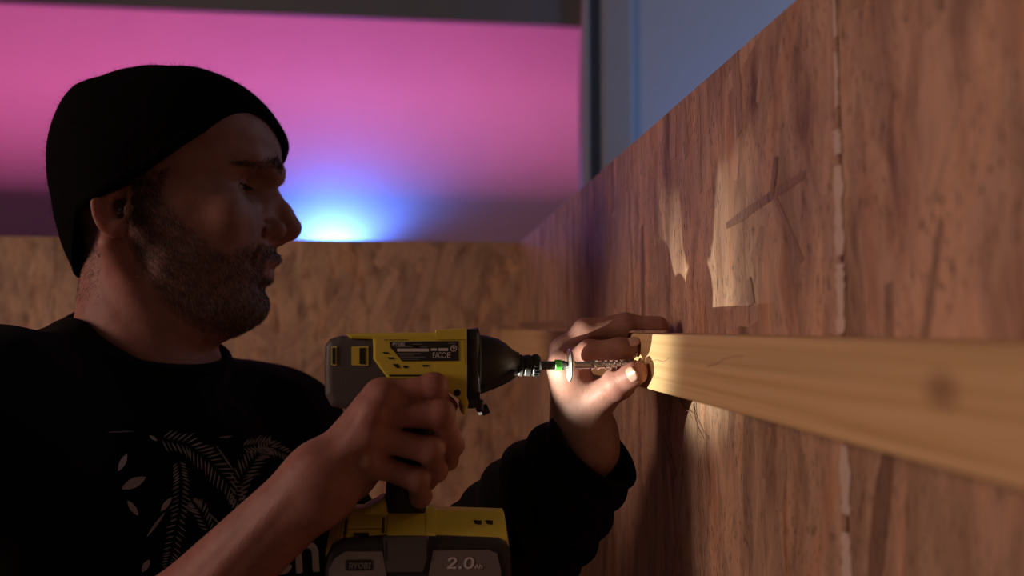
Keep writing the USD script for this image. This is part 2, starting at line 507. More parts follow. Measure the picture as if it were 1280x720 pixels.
def board_x(y0, y1, rng):
    """a board in the right wall: slightly ragged vertical edges"""
    a = ragged(60, y0, 0.004, y0, ZT, 0.0004, rng)
    b = ragged(60, y1, ZT, y1, 0.004, 0.0004, rng)
    return prism_x(sg.Polygon(np.vstack([a, b]).round(5)).buffer(0), WX, WX + 0.018)


wr = thing('wall_right', (WX, YC / 2, 0), kind='structure', label='right-hand wall of reddish brown strand board with a pale seam')
rng = np.random.default_rng(3)
obj('panel', board_x(YSEAM + 0.0012, YC + 0.018, rng), M_OSB_R, wr)
obj('panel', board_x(YSEAM - 1.25, YSEAM - 0.0012, rng), M_OSB_R, wr)
# pale torn fibres and filler along the seam
for (pa, pb, w) in ((160, 190, 0.0026), (206, 318, 0.0031), (330, 416, 0.0030), (556, 640, 0.0036), (664, 790, 0.0032), (60, 130, 0.0009), (-60, 40, 0.0009)):
    z = np.linspace(PX(1055, pb, WX)[2], PX(1055, pa, WX)[2], 14)
    ww = w * (0.65 + 0.8 * rng.random(14))
    mid = YSEAM + 0.0006 + 0.0010 * np.cumsum(rng.normal(0, 0.28, 14))
    pl = sg.Polygon(np.vstack([np.stack([mid - ww, z], 1), np.stack([mid + ww, z], 1)[::-1]])).buffer(0.0003)
    obj('filler_strip', prism_x(pl, WX - 0.0011, WX + 0.002), M_FILLER, wr)


def strand_poly(c, length, width, ang, rng):
    """outline of one flat wood strand: long, with splintered ends"""
    n = 5
    t = np.linspace(-0.5, 0.5, n)
    up = np.stack([t * length + rng.normal(0, length * 0.015, n), width / 2 * (1 - 0.22 * np.abs(2 * t) ** 4) * (0.75 + 0.4 * rng.random(n))], 1)
    dn = np.stack([t * length + rng.normal(0, length * 0.015, n), -width / 2 * (1 - 0.22 * np.abs(2 * t) ** 4) * (0.75 + 0.4 * rng.random(n))], 1)
    q = np.vstack([up, dn[::-1]])
    ca, sa = math.cos(ang), math.sin(ang)
    return sg.Polygon(np.stack([q[:, 0] * -sa + q[:, 1] * ca, q[:, 0] * ca + q[:, 1] * sa], 1) + c).buffer(0)


RB = [(908, 283, 1007, 217, 0.0062, 4), (968, 243, 1003, 326, 0.0052, 4), (936, 350, 941, 381, 0.0105, 4), (971, 195, 966, 245, 0.006, 4),
      (676, 286, 678, 304, 0.020, 4), (637, 407, 704, 406, 0.012, 4)]
area = sg.box(YSEAM - 0.40, 0.9, YC, ZT)
for k, (x0, y0, x1, y1, w, tone) in enumerate(RB):           # dark strands and knots, plus dark strips drawn for a notch and a level band
    a, b = PX(x0, y0, WX)[1:], PX(x1, y1, WX)[1:]
    d = b - a
    L = np.linalg.norm(d)
    pl = strand_poly((a + b) / 2, L, min(w, L), math.atan2(-d[0], d[1]), rng).intersection(area)
    if not pl.is_empty:
        obj('wood_strand', prism_x(pl, WX - 0.0004 - 0.00012 * k, WX + 0.001), M_STR_R[tone], wr)
n = 0
while n < 120:
    py = rng.random() ** 1.15
    y = 0.25 + (YC - 0.25) * py
    z = 1.15 + 0.8 * rng.random()
    z = min(z, ZT - 0.004)
    g = CAM + 0
    L, W = rng.uniform(0.035, 0.11), rng.uniform(0.004, 0.017)
    ang = rng.normal(0, 0.16) if rng.random() < 0.8 else rng.normal(0, 0.7)
    pl = strand_poly((y, z), L, W, ang, rng).intersection(area).difference(sg.box(YSEAM - 0.004, 0, YSEAM + 0.004, 3))
    if pl.geom_type != 'Polygon' or pl.area < 1e-4:
        continue
    obj('wood_strand', prism_x(pl, WX - rng.uniform(0.0001, 0.0004), WX + 0.001), M_STR_R[int(rng.choice([0, 0, 1, 1, 2, 2, 2, 3, 4]))], wr)
    n += 1

for path_, w_ in (([(868, 505), (872, 522), (878, 535), (887, 548)], 0.0005), ([(851, 498), (858, 510), (866, 515), (872, 523)], 0.0004), ([(846, 497), (838, 502), (828, 503)], 0.0004)):
    sp = np.array([PX(a, b, WX) for a, b in path_])
    sp[:, 0] -= np.linspace(0.0006, 0.004, len(sp))
    obj('splinter', tube(sp, np.linspace(w_, w_ * 0.5, len(sp)), 6), M_STR_R[4], wr)

wb = thing('wall_back', (-0.5, YC, 0), kind='structure', label='low back wall of yellowish brown strand board behind the man')
YSB = PY(68, 350, YC)[0]
for x0, x1 in ((YSB + 0.001, WX), (YSB - 1.249, YSB - 0.001)):
    a = ragged(50, x0, 0.004, x0, ZT, 0.0005, rng)
    b = ragged(50, x1, ZT, x1, 0.004, 0.0005, rng)
    obj('panel', prism_y(sg.Polygon(np.vstack([a, b])).buffer(0), YC, YC + 0.018), M_OSB_B, wb)
area_b = sg.box(YSB - 1.2, 0.9, WX - 0.002, ZT)
n = 0
while n < 90:
    c = (rng.uniform(-1.15, WX), min(rng.uniform(1.1, 1.8), ZT - 0.005))
    pl = strand_poly(c, rng.uniform(0.05, 0.13), rng.uniform(0.012, 0.034), rng.normal(0, 0.5), rng).intersection(area_b)
    if pl.geom_type != 'Polygon' or pl.area < 2e-4:
        continue
    obj('wood_strand', prism_y(pl, YC - rng.uniform(0.0002, 0.0010), YC + 0.001), M_STR_B[int(rng.choice([0, 1, 1, 2, 2, 2, 3, 3]))], wb)
    n += 1

# the room beyond: a frame of grey post, dark header and grey-blue wall; behind it a bay whose pale wall is washed with pink
YO, YF = 2.25, 3.6
XP0, XP1, XP2, XP3 = (PY(px, 200, YO)[0] for px in (727, 735, 752, 791))
ZS = PY(728, 32, YO)[2]
obj('wall_far', box((-3.6, YF, 0), (1.6, YF + 0.1, 3.6)), M_PLASTER, kind='structure', label='pale plaster wall lit pink and blue behind the board walls')
obj('trim_2', box((-3.2, YO, ZS), (XP0, YO + 0.03, 3.4)), M_HEADER, kind='structure', label='dark grey header above the opening to the pink bay')
obj('ceiling', box((-3.6, YO + 0.03, 3.35), (4.0, YF + 0.1, 3.42)), M_DARK, kind='structure')  # unseen slab over the bay, put in to keep ambient light out
obj('wall_left', box((-3.62, YO, 0), (-3.55, YF + 0.1, 3.42)), M_DARK, kind='structure')  # unseen side of the bay, closes it to the ambient light as well
tp = thing('trim_1', ((XP0 + XP3) / 2, YO, 0), kind='structure', label='grey upright post with a recessed channel between pink and blue walls')
obj('edge_strip', rbox((XP0, YO - 0.030, 0), (XP1, YO + 0.05, 3.4), 0.003), M_STEEL_PAINT, tp)
obj('channel', box((XP1, YO + 0.045, 0), (XP2, YO + 0.07, 3.4)), M_STEEL_PAINT, tp)
obj('post', rbox((XP2, YO - 0.012, 0), (XP3, YO + 0.09, 3.4), 0.010), M_STEEL_PAINT, tp)
obj('wall_side', box((XP3, YO + 0.02, 0), (4, YO + 0.09, 3.4)), M_PANEL, kind='structure', label='plain grey-blue wall right of the grey post')


# ------------------------------------------------------------------ lamps
def rect_light(parent, name, pos, aim, w, h, col, inten):
    path = free_path(parent, name)
    l = UsdLux.RectLight.Define(stage, path)
    l.CreateWidthAttr(w)
    l.CreateHeightAttr(h)
    l.CreateColorAttr(Gf.Vec3f(*col))
    l.CreateIntensityAttr(inten)
    o = origin_of(parent)
    UsdGeom.Xformable(l).AddTransformOp().Set(look_at(np.array(pos) - o, np.array(aim) - o))
    return l


def spot(parent, name, pos, aim, radius, col, inten, angle, soft=0.3):
    path = free_path(parent, name)
    l = UsdLux.SphereLight.Define(stage, path)
    l.CreateRadiusAttr(radius)
    l.CreateColorAttr(Gf.Vec3f(*col))
    l.CreateIntensityAttr(inten)
    l.CreateNormalizeAttr(True)
    s = UsdLux.ShapingAPI.Apply(l.GetPrim())
    s.CreateShapingConeAngleAttr(angle)
    s.CreateShapingConeSoftnessAttr(soft)
    o = origin_of(parent)
    UsdGeom.Xformable(l).AddTransformOp().Set(look_at(np.array(pos) - o, np.array(aim) - o))
    return l


# long cove light in the bay: its lip cuts the pink off low on the wall
yb = YO + 0.26
cl = thing('cove_light', (-0.6, yb, 0), label='long cove light standing behind the back board wall, washing the far wall pink', cat='lamp')
zl = 1.5 + 0.1 * yb - 0.022
obj('housing', join([box((-3.0, yb - 0.05, zl - 0.05), (1.0, yb - 0.044, zl + 0.03)), box((-3.0, yb - 0.05, zl - 0.055), (1.0, yb + 0.05, zl - 0.049)), box((-3.0, yb + 0.044, zl - 0.05), (1.0, yb + 0.05, zl + COVE_LIP))]), M_BLACK_METAL, cl)
for sx in (-2.6, 0.9):
    obj('stand', box((sx - 0.02, yb - 0.02, 0), (sx + 0.02, yb + 0.02, zl - 0.05)), M_BLACK_METAL, cl)
rect_light(cl, 'light', (-1.0, yb - 0.0135, zl - 0.045), (-1.0, yb + 0.4, zl + 1), 3.9, 0.047, PINK_COL, PINK_I)

bpos = PY(412, 318, YF - 0.14)
bl = thing('uplight', (bpos[0], bpos[1], 0), label='small blue uplight standing at the foot of the pink wall', cat='lamp')
obj('can', trimesh.creation.cylinder(radius=0.04, height=0.09, transform=trimesh.transformations.translation_matrix((bpos[0], bpos[1], bpos[2] - 0.055))), M_BLACK_METAL, bl)
obj('stand', trimesh.creation.cylinder(radius=0.012, height=bpos[2] - 0.1, transform=trimesh.transformations.translation_matrix((bpos[0], bpos[1], (bpos[2] - 0.1) / 2))), M_BLACK_METAL, bl)
spot(bl, 'light', bpos, bpos + np.array((0, 0.28, 1.0)), 0.03, BLUE_COL, BLUE_I, 80, 0.6)
b2 = np.array([1.3, YO - 0.45, 1.3])
bl = thing('uplight', (b2[0], b2[1], 0), label='blue uplight standing behind the right-hand board wall', cat='lamp')
obj('can', trimesh.creation.cylinder(radius=0.04, height=0.09, transform=trimesh.transformations.translation_matrix(b2 - (0, 0, 0.055))), M_BLACK_METAL, bl)
obj('stand', trimesh.creation.cylinder(radius=0.012, height=b2[2] - 0.1, transform=trimesh.transformations.translation_matrix((b2[0], b2[1], (b2[2] - 0.1) / 2))), M_BLACK_METAL, bl)
spot(bl, 'light', b2, b2 + np.array((-0.05, 0.45, 0.6)), 0.03, (0.16, 0.38, 1.0), BLUE2_I, 50, 0.8)

kl = thing('work_lamp', (KEY_POS[0], KEY_POS[1], 0), label='warm work lamp on a stand at the left', cat='lamp')
rect_light(kl, 'light', KEY_POS, KEY_AIM, 0.60, 0.60, KEY_COL, KEY_I)
kd = (np.array(KEY_AIM) - KEY_POS) / np.linalg.norm(np.array(KEY_AIM) - KEY_POS)
T = trimesh.geometry.align_vectors([0, 0, 1], kd)
T[:3, 3] = np.array(KEY_POS) - kd * 0.04
obj('head', trimesh.creation.box(extents=(0.66, 0.66, 0.06), transform=T), M_BLACK_METAL, kl)
ah = math.atan2(kd[1], kd[0])
hinge = np.array(KEY_POS) + 0.33 * np.array((-math.sin(ah), math.cos(ah), 0))
T = trimesh.transformations.rotation_matrix(math.radians(56), [0, 0, 1])
T[:3, 3] = hinge + 0.36 * np.array((math.cos(math.radians(56)), math.sin(math.radians(56)), 0))
obj('barn_door', trimesh.creation.box(extents=(0.72, 0.004, 0.66), transform=T), M_BLACK_METAL, kl)  # added flap, out of view, keeps the warm light off the far wall
obj('stand', trimesh.creation.cylinder(radius=0.015, height=KEY_POS[2] - 0.1, transform=trimesh.transformations.translation_matrix((KEY_POS[0] - 0.08, KEY_POS[1] - 0.05, (KEY_POS[2] - 0.1) / 2))), M_BLACK_METAL, kl)
cp = (2.5, 1.5, 3.1)
kc = thing('ceiling_lamp', cp, label='cool ceiling lamp in front of the grey-blue wall', cat='lamp')
rect_light(kc, 'light', cp, (1.0, YO, 2.5), 0.5, 0.5, COOL_COL, COOL_I)

# ------------------------------------------------------------------ the batten
zb_top = 1.5 + 0.0
PT, PB = PX(1280, 422, BX), PX(1280, 608, BX)
ZB1 = PX(810, 417, BX)[2]
ZB0 = PX(800, 484, BX)[2]
bt = thing('wooden_batten', (BX + T_BEAM / 2, 0.5, ZB0), label='planed pale pine batten fixed along the right-hand board wall', cat='batten')
obj('batten', rbox((BX, -0.55, ZB0), (WX - 0.0004, YC - 0.012, ZB1), 0.0012), M_PINE, bt)
for path_ in ([(813, 452), (821, 449.5), (829, 452.5), (837, 447)], [(884, 458), (896, 455), (905, 449), (916, 446), (930, 445)]):
    sp = np.array([PX(a, b, BX) for a, b in path_])
    obj('crack', tube(sp, 0.00022, 5), M_STR_R[4], bt)

# ------------------------------------------------------------------ impact driver
CONTACT = PX(805, 456, BX)
YD, ZD = CONTACT[1], CONTACT[2]             # the driver's axis runs along X through here


def xz(pts, Y):
    return np.array([PY(px, py, Y)[[0, 2]] for px, py in pts])


def xs(px):
    return PY(px, 456, YD)[0]


M_YELLOW = plain('yellow_plastic', (0.60, 0.52, 0.065), 0.6, 0.05, 60, 0.15, 900, specular_ior_level=0.25)
M_GREY_PL = plain('dark_grey_plastic', (0.075, 0.068, 0.066), 0.5, 0.06, 60, 0.25, 1200)
M_BLACK_PL = plain('black_plastic', (0.016, 0.015, 0.015), 0.5, 0.05, 60, 0.15, 900)
M_RUBBER = plain('black_rubber', (0.018, 0.017, 0.017), 0.65, 0.1, 200, 0.5, 1500)
M_BATT_GREY = plain('battery_grey', (0.17, 0.15, 0.145), 0.5, 0.05, 60, 0.2, 1200)
M_HOLE = plain('dark_recess', (0.006, 0.006, 0.006), 0.8)
M_PRINT = plain('grey_print', (0.58, 0.57, 0.56), 0.6)
M_PRINT_DIM = plain('dim_print', (0.17, 0.165, 0.16), 0.6)
M_STEEL = plain('bright_steel', (0.82, 0.83, 0.85), 0.36, 0.05, 300, metallic=1.0)
M_DARK_STEEL = plain('dark_steel', (0.16, 0.155, 0.15), 0.35, 0.1, 300, metallic=1.0)
M_GREEN = plain('green_band', (0.10, 0.50, 0.08), 0.45)
M_LED = lens('led_lens', LED_COL, 0.25)

drv = thing('impact_driver', (xs(500), YD, PY(500, 640, YD)[2]), label='yellow and black cordless impact driver gripped by the man', cat='power drill')
HB, HY = 0.0265, 0.0275                      # half widths of the grey housing and of the yellow shell
YB, YY = YD - HB, YD - HY
rear = xz([(405, 432), (411, 424), (425, 419.5), (437, 420), (470, 421), (560, 421), (582, 424), (582, 470), (520, 480), (500, 490), (486, 503), (462, 512), (440, 514), (413, 509), (405, 494), (404, 460)], YB)
obj('motor_housing', rounded_mesh(rear, YD, HB, 0.006), M_GREY_PL, drv, True)
shell_poly = xz([(431, 417), (470, 416.5), (545, 415.5), (546, 412.5), (584, 410), (584, 497), (586.5, 504), (582, 518.5), (577, 518), (578.5, 508), (573, 499), (560, 489), (545, 478), (544, 474.5), (485, 474.5), (466, 449), (466, 424.5), (438, 423.5)], YY)
obj('yellow_shell', rounded_mesh(shell_poly, YD, HY, 0.0018, 0.0007), M_YELLOW, drv, 50)
# the nose: a collar, then a cone turned on the axis, then the collet
collar = xz([(582.5, 411), (596, 412), (599, 417), (599.5, 427), (601, 494), (599, 510), (585, 511.5), (583.5, 500)], YD - 0.024)
obj('collar', rounded_mesh(collar, YD, 0.0255, 0.004), M_BLACK_PL, drv, True)
px2m = xs(601) - xs(600)
prof = [(xs(586), 0.024), (xs(597), 0.0252), (xs(600), 0.0200), (xs(612), 0.0188), (xs(622), 0.0172), (xs(632), 0.0138), (xs(640), 0.0098), (xs(645), 0.0078), (xs(648.5), 0.0074)]
obj('nose_cone', revolve_x(prof, (0, YD, ZD + 0.002)), M_BLACK_PL, drv, 40)
for k in range(7):
    x0 = 586 + k * 2.1
    a = xz([(x0, 490), (x0 + 1.1, 490), (x0 + 1.1, 507), (x0, 507)], YD - 0.026)
    obj('cooling_rib', prism_y(sg.Polygon(a), YD - 0.0268, YD - 0.020), M_BLACK_PL, drv)
low = xz([(596, 465), (644, 462), (648, 470), (638, 478), (620, 486), (602, 493), (596, 496)], YD - 0.012)
obj('nose_underside', rounded_mesh(low, YD, 0.0145, 0.006), M_BLACK_PL, drv, True)
col_prof = []
for k, (p, r) in enumerate([(647, 0.0065), (648.5, 0.0076), (652, 0.0078), (653, 0.0070), (655, 0.0070), (656, 0.0076), (662, 0.0077), (663, 0.0071), (665, 0.0071), (666, 0.0076), (673, 0.0074), (675, 0.0066), (675.3, 0.0035)]):
    col_prof.append((xs(p), r))
obj('collet', revolve_x(col_prof, (0, YD, ZD)), M_DARK_STEEL if False else M_BLACK_METAL, drv, 30)
for a in np.linspace(0, 2 * np.pi, 18, endpoint=False):
    c = np.array([xs(669.5), YD + 0.0076 * math.cos(a), ZD + 0.0076 * math.sin(a)])
    obj('collet_knurl', rbox(c - (0.0016, 0.0006, 0.0006), c + (0.0016, 0.0006, 0.0006), 0.0003), M_BLACK_METAL, drv)
# bolts on the collar
for bx_, by_ in ((591, 419), (593, 503)):
    c = PY(bx_, by_, YD - 0.0258)
    obj('bolt', trimesh.creation.cylinder(radius=0.0028, height=0.003, sections=12, transform=trimesh.transformations.translation_matrix(c) @ trimesh.transformations.rotation_matrix(np.pi / 2, [1, 0, 0])), M_BLACK_METAL, drv)

# details on the near face of the yellow shell
def plate(name, pts, Y, depth, m, parent, proud=0.0004, label=None):
    return obj(name, prism_y(sg.Polygon(xz(pts, Y)).buffer(0), Y - proud, Y + depth), m, parent, label=label)


lab = plate('rating_label', [(487.5, 427), (573, 426.3), (573.5, 451), (502.5, 451.5), (495, 442), (488, 434.5)], YY, 0.001, M_BLACK_PL, drv, label='black rating label with small grey print')


def text_y(txt, px, py, hpx, Y, proud, slant=0.0, bold=False, stretch=1.0):
    """flat lettering on a face that looks towards -Y; (px, py) is the left end of the base line, hpx the capital height"""
    m = meshkit.text_mesh(txt, hpx, 0.4, bold)
    v, f = np.array(m.vertices), np.array(m.faces)
    w = np.array([PY(px + x * stretch + slant * y, py - y, Y) for x, y, _ in v])
    w[:, 1] = Y - proud + np.where(v[:, 2] > 0.2, 0.0, 0.0003)
    return w, f[:, ::-1] if np.linalg.det(np.array([w[f[0, 1]] - w[f[0, 0]], w[f[0, 2]] - w[f[0, 0]], [0, -1, 0]])) * 0 else f


obj('lettering', text_y('RYOBI', 490, 431.6, 3.2, YY, 0.0007, 0.15, True, 1.15), M_PRINT, lab)
obj('lettering', text_y('CE', 551.5, 447.3, 6.8, YY, 0.0007, 0, False, 1.0), M_PRINT, lab)
obj('lettering', text_y('EAC', 540.5, 447.4, 7.0, YY, 0.0007, 0, False, 0.60), M_PRINT, lab)
for x0, x1, y0, y1, m in ((496.5, 536, 435.8, 439.4, M_PRINT), (538.6, 546, 435.3, 438.4, M_PRINT), (548, 560, 435.2, 438.6, M_PRINT), (494, 525, 433.0, 433.9, M_PRINT_DIM), (516, 534, 433.0, 433.9, M_PRINT_DIM),
                          (497, 526, 441.4, 442.2, M_PRINT_DIM), (499, 518, 443.4, 444.2, M_PRINT_DIM), (500, 532, 445.9, 446.8, M_PRINT_DIM), (503, 524, 448.9, 449.6, M_PRINT_DIM), (560, 570, 428.8, 429.8, M_PRINT_DIM), (516, 528, 429.8, 430.6, M_PRINT_DIM)):
    obj('print_bar', prism_y(sg.Polygon(xz([(x0, y0), (x1, y0), (x1, y1), (x0, y1)], YY)), YY - 0.0006, YY - 0.0002), m, lab)
for ringp in (sg.Point(567, 435.5).buffer(4.0, 24).difference(sg.Point(567, 435.5).buffer(3.0, 24)), sg.Polygon([(565.2, 433.5), (569, 434), (567.6, 437.6), (566.2, 436)])):
    obj('print_emblem', prism_y(sg.Polygon(xz(list(ringp.exterior.coords), YY), [xz(list(i.coords), YY) for i in ringp.interiors]), YY - 0.0006, YY - 0.0002), M_PRINT, lab)
for pts in ([(478, 440), (485, 440), (486, 442.2), (480, 442.2)], [(484, 446.6), (491.5, 446.6), (492.5, 449), (486.5, 449)], [(490.5, 455), (497.5, 455), (499.5, 460), (496, 460)], [(504, 457), (509.5, 457), (509.5, 460), (504.5, 460)], [(528, 456), (536, 456), (535.5, 458.2), (528.5, 458.2)]):
    plate('vent_slot', pts, YY, 0.001, M_HOLE, drv, 0.00035)
plate('moulded_ridge', [(486, 468.3), (544, 468.3), (544, 470.4), (487.5, 470.4)], YY, 0.001, M_HOLE, drv, 0.0002, label='dark groove along the yellow shell')
plate('moulded_seam', [(480, 424.6), (510, 424.4), (510, 425.1), (480, 425.3)], YY, 0.001, M_HOLE, drv, 0.0002)
plate('moulded_step', [(545.2, 413), (583.5, 410.8), (583.5, 424), (545.2, 424.5)], YY, 0.002, M_YELLOW, drv, 0.0009)
plate('front_shell', [(544.5, 455), (583.7, 455), (583.7, 495), (572, 497), (560, 487), (545, 477)], YY, 0.002, M_YELLOW, drv, 0.0009)
c = PY(571.5, 491, YY - 0.001)
obj('screw_hole', trimesh.creation.cylinder(radius=0.0023, height=0.001, sections=20, transform=trimesh.transformations.translation_matrix(c) @ trimesh.transformations.rotation_matrix(np.pi / 2, [1, 0, 0])), M_HOLE, drv)
c = PY(558, 486, YY - 0.001)
obj('screw_hole', trimesh.creation.cylinder(radius=0.0012, height=0.001, sections=16, transform=trimesh.transformations.translation_matrix(c) @ trimesh.transformations.rotation_matrix(np.pi / 2, [1, 0, 0])), M_HOLE, drv)
# vents with yellow rims in the rear housing
for x0, x1, xd0, xd1 in ((414, 421, 415.6, 419.4), (439.5, 460.5, 449.5, 457)):
    v = plate('rear_vent', [(x0, 433), (x1, 432.3), (x1, 457), (x0, 456.5)], YB, 0.001, M_YELLOW, drv, 0.0006, label='yellow-rimmed cooling vent')
    obj('vent_opening', prism_y(sg.Polygon(xz([(xd0, 435), (xd1, 434.6), (xd1, 455.5), (xd0, 455)], YB)), YB - 0.0010, YB + 0.001), M_HOLE, v)

# handle, trigger, yellow foot, battery
YH = YD - 0.016
handle = xz([(470, 500), (500, 492), (546, 486), (556, 500), (546, 528), (537, 560), (531, 600), (533, 646), (480, 646), (482, 600), (474, 560), (466, 525)], YH)
obj('handle', rounded_mesh(handle, YD, 0.0165, 0.0105), M_RUBBER, drv, True)
trig = xz([(548, 494), (566, 500), (571, 515), (564, 530), (550, 533), (540, 520)], YD - 0.006)
obj('trigger', rounded_mesh(trig, YD, 0.0075, 0.003), M_BLACK_PL, drv, True)
YFT = YD - 0.032
spine = xz([(452, 640), (478, 625.5), (484, 630), (489, 641), (486, 652), (448, 652)], YD - 0.018)
obj('handle_base', rounded_mesh(spine, YD, 0.0135, 0.0065), M_YELLOW, drv, True)
foot_top = xz([(409, 676), (412, 664), (421, 655), (430, 651), (430, 641), (452, 639.5), (500, 638), (534, 638), (541, 642), (579, 643.5), (609, 643), (621, 646), (624, 656), (633, 661)], YD - 0.006)
foot_low = xz([(635, 673), (542, 670.5), (479, 670.5), (434, 672), (420, 680), (407.5, 690)], YFT) + (0, 0.0115)
foot = np.vstack([foot_top, foot_low])


def foot_field(p, grow_=0.0):
    """the foot: its top slopes down from the middle to the rounded flanks"""
    w = np.maximum(np.abs(p[:, 1] - YD) - 0.006, 0) * 0.442
    d = poly_sdf(p[:, 0], p[:, 2] + w, foot) + 0.002
    e = np.abs(p[:, 1] - YD) - 0.032 + 0.002
    return (np.minimum(np.maximum(d, e), 0) + np.hypot(np.maximum(d, 0), np.maximum(e, 0)) - 0.002 - grow_) * 0.95


f0 = np.array([foot[:, 0].min(), YD - 0.034, foot[:, 1].min() - 0.014]) - 0.003
f1 = np.array([foot[:, 0].max(), YD + 0.034, foot[:, 1].max()]) + 0.004
FIELDS.append((foot_field, f0, f1))
ft = obj('battery_foot', nets(foot_field, f0, f1, 0.0006), M_YELLOW, drv, True, label='yellow foot of the handle clipped over the battery')


def foot_band(name, pxs0, pxs1, grow_, m=M_YELLOW, zmin=None):
    x0, x1 = xz([(pxs0, 655)], YFT)[0, 0], xz([(pxs1, 655)], YFT)[0, 0]
    zl_ = f0[2] if zmin is None else xz([(pxs0, zmin)], YFT)[0, 1]
    fld = lambda p: np.maximum(np.maximum(foot_field(p, grow_), np.abs(p[:, 0] - (x0 + x1) / 2) - (x1 - x0) / 2), zl_ - p[:, 2])
    obj(name, nets(fld, (x0 - .003, f0[1], f0[2]), (x1 + .004, f1[1], f1[2] + 0.002), 0.0005), m, ft, True)


foot_band('foot_ridge', 432, 476, 0.0016, zmin=664)
foot_band('foot_panel', 483, 532.5, 0.0008)
foot_band('foot_ridge', 531.5, 545, 0.0012)


def plate_s(name, pts, grow_, m, parent=None):
    """a thin patch lying on the foot's sloping near side; its points are where the photograph shows them"""
    pl = sg.Polygon(pts).segmentize(3.0)
    v, f = trimesh.creation.triangulate_polygon(pl, engine='earcut')
    r = np.array([ray(a, b) for a, b in v])
    t = np.full(len(r), 0.45)
    for _ in range(60):
        t = t + np.clip(foot_field((CAM + r * t[:, None]).astype(np.float32)), -0.02, 0.02) * 0.8
    t = np.where(np.abs(foot_field((CAM + r * t[:, None]).astype(np.float32))) < 0.002, t, np.median(t))
    top = CAM + r * t[:, None]
    K = len(top)
    a, b_ = top - r * grow_, top + r * 0.0012
    nrm = np.cross(a[f[:, 1]] - a[f[:, 0]], a[f[:, 2]] - a[f[:, 0]])
    f = np.where(((nrm * r[f[:, 0]]).sum(1) > 0)[:, None], f[:, ::-1], f)
    e = np.vstack([f[:, [0, 1]], f[:, [1, 2]], f[:, [2, 0]]])
    key = {tuple(k) for k in e}
    rim = np.array([k for k in e if (k[1], k[0]) not in key])
    side_ = np.vstack([np.stack([rim[:, 1], rim[:, 0], rim[:, 0] + K], 1), np.stack([rim[:, 1], rim[:, 0] + K, rim[:, 1] + K], 1)])
    obj(name, (np.vstack([a, b_]), np.vstack([f, f[:, ::-1] + K, side_])), m, parent or ft)


plate_s('foot_groove', [(477.4, 647), (480.8, 647), (480.8, 666), (477.4, 666)], 0.0007, M_GREY_PL)
plate_s('foot_opening', [(442, 666), (461, 666), (461, 670), (442, 670)], 0.0021, M_HOLE)
for x0, x1 in ((591, 602), (606, 616)):
    plate_s('foot_slot', [(x0, 650), (x1, 650.5), (x1, 656), (x0 + 3, 655)], 0.0004, M_HOLE)
plate_s('lanyard_hole', [(423.0 + 3.8 * math.cos(a), 676.5 + 3.8 * math.sin(a)) for a in np.linspace(0, 2 * np.pi, 17)[:-1]], 0.0006, M_HOLE)
YBT = YD - 0.036
batt = xz([(404, 712), (407, 696), (414, 683), (428, 674), (480, 671), (540, 671), (625, 674), (634, 678), (639, 690), (641, 712), (638, 786), (408, 786)], YBT)
bp = obj('battery_pack', rounded_mesh(batt, YD, 0.036, 0.006), M_BLACK_PL, drv, True, label='dark grey slide-on battery pack under the foot')
plate('side_panel', [(432, 689), (478, 689), (483, 716), (484, 775), (412, 775), (411, 712), (418, 698)], YBT, 0.002, M_BATT_GREY, bp, 0.0011)
plate('side_panel', [(541, 688), (610, 687), (621, 691), (626, 712), (626, 775), (535, 775), (536, 716)], YBT, 0.002, M_BATT_GREY, bp, 0.0011)
plate('latch', [(479, 671), (536, 671), (533, 700), (528, 714), (484, 714), (481, 700)], YBT, 0.003, M_GREY_PL, bp, 0.0020)
for x0 in (482, 533):
    plate('latch_edge', [(x0, 674), (x0 + 1.2, 674), (x0 + 1.2, 700), (x0, 700)], YBT, 0.003, M_BLACK_PL, bp, 0.0023)
badge = plate('badge', [(432, 700.5), (434, 699), (464, 698.5), (466, 700), (466, 710.5), (464, 712), (434, 712.5), (432, 711)], YBT, 0.001, M_BLACK_PL, bp, 0.0014)
obj('lettering', text_y('RYOBI', 435.5, 709.5, 6.6, YBT, 0.0017, 0.15, True, 0.98), M_PRINT_DIM, badge)
obj('lettering', text_y('2.0', 556.5, 709.8, 13.6, YBT, 0.0015, 0.12, True, 1.22), M_PRINT, bp)
obj('lettering', text_y('Ah', 592.5, 709.8, 5.0, YBT, 0.0015, 0.1, True, 1.2), M_PRINT, bp)
# the work light under the nose
led = PY(604, 513, YD)
hs = xz([(596, 500), (605, 500), (604, 515), (596, 516)], YD - 0.006)
obj('light_housing', rounded_mesh(hs, YD, 0.0075, 0.002), M_BLACK_PL, drv, True)
aim = PX(818, 424, BX)
aim[1] = YD
d = (aim - led) / np.linalg.norm(aim - led)
T = trimesh.geometry.align_vectors([0, 0, 1], d)
T[:3, 3] = led - d * 0.0020
obj('work_light', trimesh.creation.cylinder(radius=0.0022, height=0.004, sections=20, transform=T), M_LED, drv, label='small lit work lamp under the nose')
rim_o = trimesh.creation.annulus(r_min=0.0025, r_max=0.0036, height=0.0055, sections=24)
TR = T.copy()
TR[:3, 3] = led + d * 0.0012
rim_o.apply_transform(TR)
obj('lamp_rim', rim_o, M_BLACK_PL, drv, 40)  # added visor ring, hides the bright lens from the side
spot(drv, 'light', led + d * 0.0006, aim, 0.0009, LED_COL, LED_I, LED_ANGLE, 1.0)

